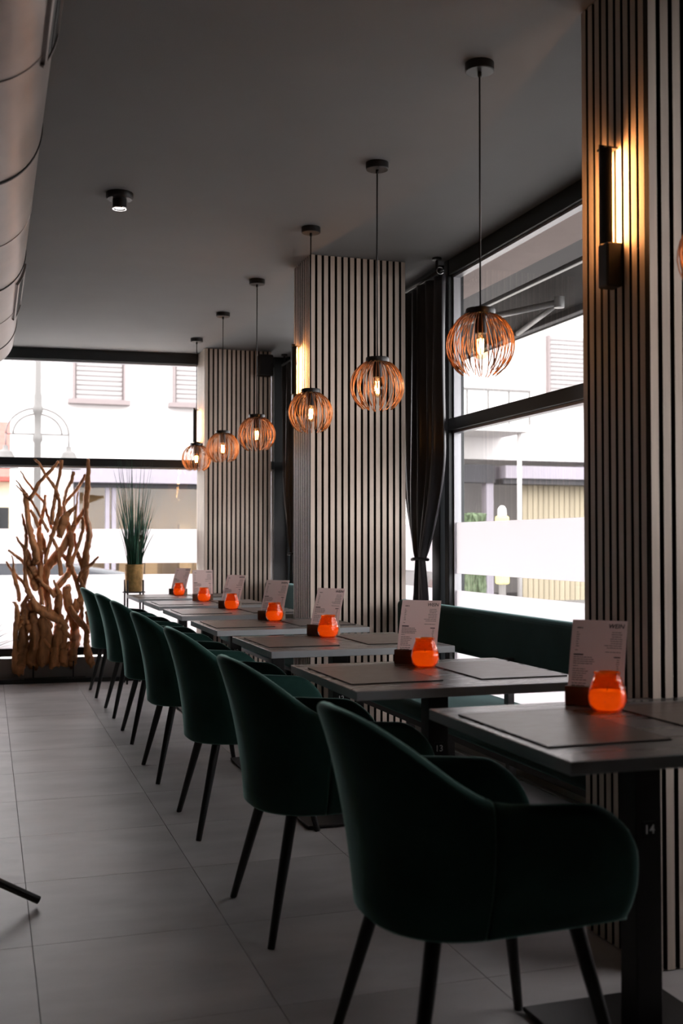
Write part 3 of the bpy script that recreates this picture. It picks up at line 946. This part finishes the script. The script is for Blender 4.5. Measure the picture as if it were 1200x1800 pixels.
# ================================================================== DRIFTWOOD SCULPTURE
BR = [
 [(1022,180,25),(1030,300,40),(1020,450,55),(1010,600,60),(1000,750,65),(1005,870,72),(1030,980,82),(1045,1080,80),(1030,1180,70),(1010,1300,66),(1000,1420,72),(985,1560,76),(960,1700,60)],
 [(985,780,40),(930,870,50),(870,960,62),(800,1090,70),(740,1230,80),(640,1370,90),(570,1450,92),(540,1560,88),(545,1720,84),(570,1880,80),(600,2000,70)],
 [(960,880,36),(965,1000,45),(940,1120,45),(895,1250,45),(850,1370,52),(820,1480,60),(800,1570,56)],
 [(780,900,40),(800,1000,60),(820,1070,65),(830,1200,70),(815,1300,62),(800,1450,60)],
 [(870,1060,28),(885,1180,35),(910,1290,45),(940,1380,50),(975,1490,52)],
 [(852,340,32),(830,440,36),(790,520,36),(760,620,42),(745,720,46),(760,840,50)],
 [(992,370,38),(930,490,40),(860,590,40),(790,670,38),(730,770,38),(700,860,40)],
 [(905,570,16),(895,680,22),(880,790,26),(875,880,28),(868,970,26)],
 [(892,740,36),(820,800,56),(760,870,82),(720,970,100),(695,1100,62)],
 [(408,203,28),(460,260,36),(540,400,36),(610,490,38),(660,590,38),(690,700,38),(690,820,42),(660,930,46),(620,1050,52),(580,1180,52),(550,1290,48),(530,1400,52)],
 [(672,222,34),(620,290,36),(540,380,36),(450,490,38),(400,590,42),(348,668,44)],
 [(712,200,52),(705,290,46),(680,420,42),(650,560,42),(630,700,42),(610,830,46),(605,960,46)],
 [(245,335,10),(300,430,20),(370,520,24),(430,600,26),(510,690,28),(540,790,30),(575,900,34),(612,1000,40)],
 [(195,445,12),(250,520,22),(310,610,36),(350,660,42),(400,730,30),(460,840,30),(510,940,30),(562,1040,36)],
 [(195,500,12),(250,560,20),(292,606,24)],
 [(300,605,66),(310,720,76),(330,860,76),(350,1000,70),(380,1130,72),(420,1260,78),(440,1410,82)],
 [(530,610,34),(525,740,40),(490,870,42),(465,1000,46),(470,1150,52),(475,1300,56),(475,1450,60),(475,1600,62),(490,1750,62),(500,1890,60)],
 [(360,790,28),(410,880,36),(452,990,36)],
 [(265,830,12),(285,930,34),(310,1030,42),(315,1150,46),(305,1290,46),(305,1420,50),(310,1560,46),(330,1700,60),(372,1810,60)],
 [(203,1105,22),(260,1190,32),(320,1270,60),(350,1370,72),(390,1480,78),(422,1545,84)],
 [(113,1258,22),(180,1310,28),(260,1370,32),(312,1432,36)],
 [(90,1392,18),(150,1480,30),(220,1570,36),(290,1640,38),(360,1760,46),(432,1875,52)],
 [(155,1320,10),(170,1430,20),(180,1540,36),(205,1650,42),(235,1740,46),(240,1840,46)],
 [(488,1070,42),(520,1180,46),(532,1300,46)],
 [(580,1080,34),(640,1180,42),(680,1280,46),(700,1400,52),(718,1550,56)],
 [(728,1305,38),(790,1370,56),(840,1450,52),(880,1570,46),(920,1690,46),(950,1820,46),(960,1950,42),(966,2100,36)],
 [(1147,1338,20),(1070,1420,32),(990,1490,42),(930,1560,46),(942,1625,46),(990,1710,36)],
 [(330,1430,70),(380,1540,82),(405,1640,80),(432,1725,46)],
 [(806,1525,66),(720,1640,82),(655,1735,60)],
 [(790,1690,90),(800,1830,92),(822,1950,80),(842,2080,62),(865,2190,50)],
 [(700,1800,78),(690,1930,84),(680,2040,80)],
 [(375,1825,56),(450,1930,112),(540,1990,122),(640,2040,104),(745,2092,66)],
 [(820,1915,46),(880,2030,70),(960,2120,82),(1020,2200,78),(1020,2300,72),(1030,2430,82),(1060,2540,92),(1092,2612,62)],
 [(165,1855,12),(200,1880,40),(220,2000,66),(210,2150,60),(205,2300,56),(210,2450,80),(230,2590,130),(255,2668,96)],
 [(300,1900,90),(310,2050,112),(290,2200,124),(290,2330,112),(280,2450,104),(270,2590,90)],
 [(400,2000,100),(410,2150,134),(430,2300,172),(400,2450,174),(390,2610,140)],
 [(520,2070,112),(540,2250,134),(520,2400,144),(500,2590,116)],
 [(700,2150,112),(680,2300,124),(660,2450,134),(650,2615,124)],
 [(740,2200,92),(740,2350,112),(750,2480,114),(742,2600,96)],
 [(890,2180,100),(880,2300,132),(870,2430,114),(860,2560,104),(850,2615,70)],
 [(805,2155,36),(700,2230,46),(600,2290,48),(515,2345,44)],
 [(962,1825,86),(900,1900,104),(880,1990,80)],
 [(1010,1990,42),(1042,2090,52),(1030,2210,60)],
 [(430,1560,46),(520,1660,52),(600,1720,50),(650,1800,46)],
 [(330,2080,70),(450,2200,90),(560,2330,90),(640,2440,70)],
 [(820,2330,50),(760,2420,70),(690,2500,60)],
]
_r = random.Random(19)
for k in range(16):      # tangled root pieces of the lower half
    x0, y0 = _r.uniform(230, 900), _r.uniform(1880, 2420)
    dx, dy = _r.uniform(-190, 190), _r.uniform(130, 260)
    w0 = _r.uniform(40, 85)
    BR.append([(x0, y0, w0 * 0.35), (x0 + dx * 0.3 + _r.uniform(-40, 40), y0 + dy * 0.33, w0), (x0 + dx * 0.7 + _r.uniform(-40, 40), y0 + dy * 0.66, w0 * 0.9), (x0 + dx, min(y0 + dy, 2640), w0 * 0.4)])
dw = empty('driftwood_sculpture', (0.50, 9.478, 0.036))
tag(dw, 'upright sculpture of tangled brown driftwood branches by the far window', 'sculpture')
rnd = random.Random(11)
def spline(P, sub=4):
    out = []
    n = len(P)
    for i in range(n - 1):
        p0, p1, p2, p3 = P[max(i - 1, 0)], P[i], P[i + 1], P[min(i + 2, n - 1)]
        for k in range(sub):
            t = k / sub
            out.append(tuple(0.5 * ((2 * b) + (-a + c) * t + (2 * a - 5 * b + 4 * c - d) * t * t + (-a + 3 * b - 3 * c + d) * t ** 3) for a, b, c, d in zip(p0, p1, p2, p3)))
    out.append(P[-1])
    return out
for br in BR:
    if br[0][1] > 1780 and br[0][2] > 60:      # heavy root pieces run up into a thinner shoot
        d_ = rnd.choice((-1, 1))
        br = [(br[0][0] + 70 * d_, br[0][1] - 190, 20), (br[0][0] + 26 * d_, br[0][1] - 80, br[0][2] * 0.55)] + br
    dy0, dy1 = rnd.uniform(-0.05, 0.05), rnd.uniform(-0.05, 0.05)
    pts, rad = [], []
    sp_ = spline([tuple(map(float, p)) for p in br])
    n = len(sp_)
    for k, (x, y, w) in enumerate(sp_):
        q = k / (n - 1)
        wob = 0.003 * math.sin(k * 1.7 + x)
        pts.append((0.084 + 0.00071 * x - 0.50 + wob, dy0 + (dy1 - dy0) * q + 0.012 * math.sin(q * 5 + x), 2.023 - 0.0007227 * y - 0.036))
        rad.append(max(0.0028, w * 0.00071 / 2 * (1 + 0.10 * math.sin(k * 2.3 + y))))
    mb = MB().tube(pts, rad, 12)
    p1, p2, p3 = rnd.uniform(0, 6), rnd.uniform(0, 6), rnd.uniform(0, 6)
    for k in range(n):
        c = Vector(pts[k])
        for a in range(12):
            th = 2 * PI * a / 12
            f = 1 + 0.20 * math.sin(2 * th + p1 + k * 0.15) + 0.12 * math.sin(3 * th + p2 - k * 0.22) + 0.07 * math.sin(5 * th + p3) + rnd.uniform(-0.05, 0.05)
            mb.v[k * 12 + a] = tuple(c + (Vector(mb.v[k * 12 + a]) - c) * f)
    if rad[-1] > 0.02:      # ragged broken end
        for a in range(12):
            v = mb.v[(n - 1) * 12 + a]; mb.v[(n - 1) * 12 + a] = (v[0], v[1], v[2] + rnd.uniform(-0.020, 0.026))
    o = mb.build('branch', 'wood', dw, smooth=True)
for x in (408, 868):
    MB().tube([(0.084 + 0.00071 * x - 0.50, 0, 0.0), (0.084 + 0.00071 * x - 0.50, 0, 0.14)], 0.006, 8).build('steel_pin', 'black', dw)
MB().box(-0.20, 0.30, -0.03, 0.03, 0.0, 0.006).build('base_plate', 'black', dw)

# ================================================================== REED PLANT in brass pot
pp = empty('potted_reed', (1.172, 9.22, 0))
tag(pp, 'tall green reed grass in a hammered brass pot on a black stand', 'plant')
smooth_by_angle(MB().lathe([(0.0, 0.768), (0.064, 0.768), (0.068, 0.772), (0.081, 0.985), (0.083, 0.995), (0.078, 0.995), (0.074, 0.96), (0.0, 0.955)], 40).build('pot', 'brass', pp), 50)
MB().lathe([(0.0, 0.965), (0.073, 0.963)], 24).build('soil', 'soil', pp)
for k in range(4):
    t = PI / 4 + k * PI / 2 + 0.06
    MB().tube([(0.092 * math.cos(t), 0.092 * math.sin(t), 0.0), (0.092 * math.cos(t), 0.092 * math.sin(t), 0.865)], 0.0080, 8).build('stand_leg', 'seam', pp)
n = 32
MB().tube([(0.092 * math.cos(2 * PI * k / n), 0.092 * math.sin(2 * PI * k / n), 0.762) for k in range(n + 1)], 0.005, 6).build('stand_ring', 'black', pp)
crs = MB(); crs.box(-0.09, 0.09, -0.005, 0.005, 0.757, 0.767); crs.box(-0.005, 0.005, -0.09, 0.09, 0.757, 0.767)
crs.build('stand_cross', 'black', pp)
def blades(count, rmax, hmin, hmax, spread, wid, seed, base_z, lean=1.0, droop=0.0):
    r = random.Random(seed); mb = MB()
    for i in range(count):
        a = r.uniform(0, 2 * PI); rr = rmax * math.sqrt(r.random())
        h = r.uniform(hmin, hmax); sp = spread * r.uniform(0.1, 1.0) * lean
        w = wid * r.uniform(0.6, 1.2)
        face = r.uniform(0, PI)
        fx, fy = math.cos(face), math.sin(face)
        pv = None
        for k in range(8):
            q = k / 7
            x = rr * math.cos(a) + math.cos(a) * sp * q ** 1.5; y = rr * math.sin(a) + math.sin(a) * sp * q ** 1.5 * 0.7
            z = base_z + h * q - droop * q ** 3 * sp
            ww = w * (1 - q) ** 0.6 * (0.6 + 0.4 * min(1, q * 5)) + 0.0004
            b = len(mb.v)
            mb.v += [(x - fx * ww, y - fy * ww, z), (x + fy * ww * 0.3, y - fx * ww * 0.3, z), (x + fx * ww, y + fy * ww, z)]
            if pv is not None:
                mb.f += [(pv, pv + 1, b + 1, b), (pv + 1, pv + 2, b + 2, b + 1)]
            pv = b
    return mb
tag(blades(105, 0.064, 0.28, 0.60, 0.14, 0.0072, 21, 0.962).build('green_blades', 'grass', pp), kind='stuff')
tag(blades(44, 0.055, 0.55, 0.98, 0.20, 0.0048, 22, 0.962).build('long_blades', 'grass', pp), kind='stuff')
tag(blades(16, 0.050, 0.45, 0.90, 0.20, 0.0024, 23, 0.962).build('dry_blades', 'grass_dry', pp), kind='stuff')

# plant at the left photo edge, only leaf tips reach into view
lp = empty('leafy_planter', (-0.165, 8.10, 0))
tag(lp, 'thin grass leaves reaching in at the left photo edge', 'plant')
smooth_by_angle(MB().lathe([(0.0, 0.0), (0.12, 0.0), (0.16, 0.30), (0.165, 0.32), (0.15, 0.32), (0.145, 0.29), (0, 0.285)], 32).build('pot', 'black', lp), 50)
tag(blades(60, 0.10, 0.22, 0.40, 0.50, 0.0095, 31, 0.285, droop=0.22).build('grass_blades', 'grass', lp), kind='stuff')

# ================================================================== side table at the left edge (only one foot in view)
sd_ = empty('pedestal_table', (-0.30, 3.62, 0))
tag(sd_, 'black splayed table foot reaching in at the lower left photo edge', 'table')
for k in range(4):
    t = R(9) + k * PI / 2
    MB().tube([(0.03 * math.cos(t), 0.03 * math.sin(t), 0.270), (0.20 * math.cos(t), 0.20 * math.sin(t), 0.182), (0.474 * math.cos(t), 0.474 * math.sin(t), 0.0175)], [0.0135, 0.0135, 0.013], 14).build('foot', 'leg', sd_, smooth=False)
smooth_by_angle(MB().lathe([(0.0, 0.22), (0.034, 0.22), (0.034, 0.715), (0.0, 0.715)], 24).build('column', 'black', sd_))
smooth_by_angle(MB().lathe([(0.0, 0.716), (0.10, 0.716), (0.105, 0.724), (0.21, 0.724), (0.212, 0.727), (0.212, 0.748), (0.21, 0.75), (0.0, 0.75)], 40).build('tabletop', 'tabletop', sd_))

# ================================================================== OUTSIDE
gr = MB().box(-60, 60, -40, 90, -0.30, -0.16).build('ground', 'asphalt')
struct(gr, 'pale paved street outside the windows')
struct(MB().box(-14, 9.0, 10.05, 16.2, -0.159, -0.10).build('ground_bounce', 'pavement'), 'pale ground strip added to bounce daylight in at the far window')
# soffit above the side windows
struct(MB().box(XW + 0.05, 2.955, -3.2, 9.6, 2.775, 3.3).build('trim_2', 'soffit'), 'pale rendered soffit outside above the side windows')
struct(MB().box(XL - 0.3, XW + 0.05, 9.2, 10.0, CEIL + 0.2, 3.3).build('trim_3', 'soffit'), 'pale rendered wall strip above the far window')

struct(MB().box(XL - 0.3, XW + 0.05, YB - 0.3, 9.95, 3.3, 11.5).build('wall_upper_added', 'soffit'), 'unseen upper storeys above the room, added to shade the street')  # unseen mass added to take skylight off the facades opposite
# awning with folding arms
aw = empty('awning', (3.0, 5.6, 2.8))
tag(aw, 'folding arm awning with dark fabric outside the large side window', 'awning')
MB().box(-0.04, 0.20, -2.9, 3.2, 0.0, 0.14).build('cassette', 'fascia_dark', aw, bevel=0.02)
MB().box(0.215, 0.245, -2.9, 3.2, -0.012, 0.018).build('support_tube', 'awning_metal', aw, bevel=0.005)
fab = MB()
fab.prism([(0.16, 0.075), (0.86, 0.010), (0.86, 0.014), (0.16, 0.079)], -2.85, 3.15, 'y')
fab.build('fabric', 'awning', aw)
MB().box(0.84, 0.90, -2.9, 3.2, -0.035, 0.022).build('front_bar', 'fascia_dark', aw, bevel=0.006)
MB().box(0.905, 0.912, -2.9, 3.2, -0.045, -0.015).build('front_trim', 'awning_metal', aw)
def arm(ys, ye, yf):
    MB().tube([(0.26, ys, -0.03), (0.53, ye, -0.055)], 0.022, 12).build('upper_arm', 'awning_metal', aw, smooth=True)
    MB().tube([(0.53, ye, -0.055), (0.85, yf, -0.02)], 0.019, 12).build('forearm', 'awning_metal', aw, smooth=True)
    smooth_by_angle(MB().lathe([(0.0, -0.095), (0.034, -0.090), (0.036, -0.02), (0.0, -0.015)], 16, 0.53, ye).build('elbow_joint', 'awning_metal', aw))
arm(1.55, 0.65, 1.85)
arm(-1.2, -2.1, -0.9)

def blind_window(parent, x0, x1, y, z0, z1, n):
    w = MB().box(x0, x1, y - 0.02, y + 0.05, z0, z1).build('window', 'sill', parent)
    pitch = (z1 - z0) / n
    me = MB().mbox(Matrix.Rotation(R(28), 4, 'X'), x1 - x0 - 0.06, 0.012, pitch * 0.80).mesh('blind_slat', 'blind')
    for k in range(n): link('blind_slat', me, w, ((x0 + x1) / 2, y - 0.06, z0 + (k + 0.5) * pitch))
    MB().box(x0 - 0.04, x0, y - 0.12, y + 0.02, z0, z1).build('guide_rail', 'sill', w)
    MB().box(x1, x1 + 0.04, y - 0.12, y + 0.02, z0, z1).build('guide_rail', 'sill', w)
    MB().box(x0 - 0.14, x1 + 0.14, y - 0.20, y + 0.02, z0 - 0.10, z0).build('window_sill', 'sill', w)
    return w

# white house across the street (behind the far window)
ha = empty('building', (0, 24, 0))
tag(ha, 'white rendered house with blinds across the street, seen through the far window', 'building')
wl = MB()
wl.box(0.55, 9.0, 0, 6, 2.80, 11.0); wl.box(0.55, 1.75, 0, 6, -0.16, 2.80); wl.box(7.6, 9.0, 0, 6, -0.16, 2.80); wl.box(1.75, 7.6, 2.4, 6, -0.16, 2.80)
wl.build('wall', 'render', ha)
for x0 in (1.76, 3.92, 6.1):
    blind_window(ha, x0, x0 + 1.03, -0.01, 4.26, 5.60, 13)
    blind_window(ha, x0, x0 + 1.03, -0.01, 7.26, 8.60, 13)
MB().box(1.70, 7.7, -0.35, 0.0, 2.46, 2.80).build('shop_fascia', 'fascia', ha)
MB().box(1.75, 7.6, -0.10, 0.04, 2.36, 2.46).build('shop_lintel', 'fascia_dark', ha)
for x in (1.78, 2.42, 2.56, 5.1, 7.5):
    MB().box(x, x + 0.09, -0.06, 0.06, 0.45, 2.36).build('shop_mullion', 'fascia', ha)
MB().box(1.75, 7.6, -0.05, 0.10, -0.16, 0.45).build('shop_plinth', 'render', ha)
MB().box(1.87, 7.5, -0.005, 0.005, 0.45, 2.36).build('shop_pane', 'glass', ha)
MB().box(1.75, 7.6, 2.2, 2.38, -0.16, 2.8).build('shop_back_wall', 'shopwall', ha)
for x in (2.9, 3.5, 4.3, 5.6, 6.4):
    MB().box(x, x + 0.28, 1.5, 1.8, 0.0, 1.5 + 0.3 * math.sin(x * 3)).build('shop_display', 'shopwall', ha)
# red-roofed house farther left
hb = empty('house', (-3.2, 40, 0))
tag(hb, 'pale yellow house with a red roof at the far left', 'building')
MB().box(-5, 4.2, 0, 7, -0.16, 3.3).build('wall', 'render_cream', hb)
MB().prism([(-0.6, 3.3), (3.5, 5.6), (7.6, 3.3), (7.6, 3.45), (3.5, 5.8), (-0.6, 3.45)], -5.4, 4.5, 'x').build('roof', 'red', hb)
MB().box(3.0, 3.9, -0.03, 0.02, 1.0, 2.4).build('window', 'carglass', hb)

# white house on the right (seen through the side window)
hc = empty('apartment_house', (0, 22, 0))
tag(hc, 'white apartment house with balcony seen through the large side window', 'building')
wl = MB()
wl.box(9.75, 22, 0.3, 8, 3.05, 12)
wl.box(13.6, 22, 0.3, 8, -0.16, 3.05); wl.box(9.75, 13.6, 4.0, 8, -0.16, 3.05)
wl.build('wall', 'render', hc)
blind_window(hc, 12.28, 13.45, 0.28, 4.52, 5.95, 14)
blind_window(hc, 15.0, 16.2, 0.28, 4.52, 5.95, 14)
MB().box(8.6, 11.1, -1.1, 0.3, 3.55, 3.70).build('balcony_slab', 'render', hc)
MB().box(8.6, 11.1, -1.1, -1.04, 4.40, 4.45).build('balcony_rail', 'lamp_grey', hc)
for k in range(6):
    MB().box(8.62 + k * 0.49, 8.65 + k * 0.49, -1.09, -1.06, 3.70, 4.40).build('balcony_post', 'lamp_grey', hc)
MB().box(8.62, 11.08, -1.08, -1.07, 3.75, 4.36).build('balcony_panel', 'glass', hc)
MB().tube([(10.95, -0.85, -0.16), (10.95, -0.85, 3.56)], 0.05, 12).build('balcony_column', 'render', hc, smooth=True)
MB().box(10.9, 14.0, -0.3, 0.3, 2.60, 2.88).build('sign_fascia', 'fascia', hc)
MB().box(10.9, 14.0, -0.2, 0.3, 2.48, 2.60).build('sign_lintel', 'fascia_dark', hc)
MB().box(9.96, 10.74, -0.1, 0.2, 2.50, 2.90).build('dark_shop_sign', 'fascia_dark', hc)
MB().box(9.74, 9.95, -0.1, 0.3, -0.16, 2.92).build('yellow_pier', 'render_cream', hc)
MB().box(10.55, 10.72, -0.05, 0.2, -0.16, 2.50).build('door_post', 'fascia', hc)
bme = MB().box(0, 0.118, 0, 0.04, -0.16, 2.48).mesh('cladding_board', 'cladding')
for k in range(15): link('cladding_board', bme, hc, (11.6 + 0.135 * k, 0.25, 0))
MB().box(11.55, 13.6, 0.30, 0.34, -0.16, 2.48).build('cladding_backing', 'fascia_dark', hc)

# street lamp in front of the white house
sl = empty('street_lamp', (0.83, 20, -0.16))
tag(sl, 'pale grey street lamp with two arched arms outside the far window', 'street lamp')
smooth_by_angle(MB().lathe([(0.10, 0), (0.10, 0.6), (0.07, 0.7), (0.06, 3.1), (0.085, 3.15), (0.085, 3.22), (0.06, 3.28), (0.06, 3.62), (0.09, 3.66), (0.09, 3.74), (0.07, 3.78), (0.07, 3.95), (0.055, 4.0), (0.05, 5.6), (0.0, 5.65)], 16).build('post', 'lamp_grey', sl), 60)
for s in (-1, 1):
    for rr in (0.54, 0.42):
        pts = [(s * rr * math.sin(PI / 2 * k / 10), 0, 3.26 + rr * 0.86 * math.cos(PI / 2 * k / 10)) for k in range(11)]
        MB().tube(pts, 0.016, 8).build('arched_arm', 'lamp_grey', sl, smooth=True)
    MB().tube([(s * 0.05, 0, 3.26), (s * 0.54, 0, 3.26)], 0.014, 8).build('cross_bar', 'lamp_grey', sl, smooth=True)
    MB().tube([(s * 0.54, 0, 3.26), (s * 0.54, 0, 3.02)], 0.016, 8).build('hanger', 'lamp_grey', sl, smooth=True)
    smooth_by_angle(MB().lathe([(0.0, 3.06), (0.045, 3.05), (0.05, 2.98), (0.10, 2.95), (0.12, 2.93), (0.125, 2.90), (0.18, 2.80), (0.22, 2.68), (0.22, 2.65), (0.0, 2.66)], 20, s * 0.54, 0).build('lamp_head', 'lamp_grey', sl), 60)

# dark car parked outside the far window
def car(loc, rz, label):
    c = empty('car', loc, rz); tag(c, label, 'car')
    prof = [(-2.1, 0.35), (-2.1, 0.85), (-1.9, 0.98), (-1.55, 1.02), (-1.0, 1.42), (0.35, 1.46), (1.0, 1.02), (1.85, 0.88), (2.1, 0.70), (2.12, 0.38), (1.75, 0.30), (-1.8, 0.30)]
    MB().prism(prof, -0.82, 0.82, 'y').build('body', 'carpaint', c, bevel=0.06, seg=3)
    for yy in (-0.825, 0.815):
        MB().prism([(-1.42, 1.03), (-0.95, 1.36), (-0.15, 1.39), (-0.15, 1.03)], yy, yy + 0.01, 'y').build('side_window', 'carglass', c)
        MB().prism([(-0.07, 1.03), (-0.07, 1.39), (0.30, 1.40), (0.84, 1.03)], yy, yy + 0.01, 'y').build('side_window', 'carglass', c)
    MB().mbox(Matrix.Translation((0.695, 0, 1.245)) @ Matrix.Rotation(R(34), 4, 'Y'), 0.70, 1.35, 0.02).build('windscreen', 'carglass', c)
    for x in (-1.35, 1.35):
        for y in (-0.74, 0.74):
            w = MB().lathe([(0.0, y - 0.1), (0.30, y - 0.1), (0.32, y - 0.07), (0.32, y + 0.07), (0.30, y + 0.1), (0.0, y + 0.1)], 24, x, 0.32, 'y').build('wheel', 'seam', c)
            smooth_by_angle(w)
    return c
car((0.15, 17.2, -0.16), 0, 'dark parked car behind the driftwood, outside the far window')

# hedge and yellow letter box on the street by the side window
hd = MB(); r_ = random.Random(4)
hg = empty('hedge', (9.55, 20.6, -0.16)); tag(hg, 'clipped green hedge on the street outside the side window', 'hedge')
bm = bmesh.new(); bmesh.ops.create_cube(bm, size=1.0)
bmesh.ops.subdivide_edges(bm, edges=bm.edges[:], cuts=9, use_grid_fill=True)
for v in bm.verts:
    v.co = Vector((v.co.x * 0.42, v.co.y * 0.5, v.co.z * 1.9 + 0.95)) + Vector((r_.uniform(-0.05, 0.05), r_.uniform(-0.05, 0.05), r_.uniform(-0.05, 0.05)))
me = bpy.data.meshes.new('foliage'); bm.to_mesh(me); bm.free(); me.materials.append(M['hedge'])
link('foliage', me, hg)
yb = empty('letter_box', (7.47, 15, -0.16)); tag(yb, 'yellow box on a post with a white cap, on the street outside the side window', 'letter box')
MB().box(-0.04, 0.04, -0.04, 0.04, 0, 0.74).build('post', 'lamp_grey', yb)
MB().box(-0.09, 0.09, -0.08, 0.08, 0.70, 1.74).build('body', 'yellow', yb, bevel=0.03)
MB().lathe([(0.0, 1.90), (0.035, 1.89), (0.062, 1.85), (0.068, 1.79), (0.068, 1.741)], 20).build('cap', 'white', yb, smooth=True)
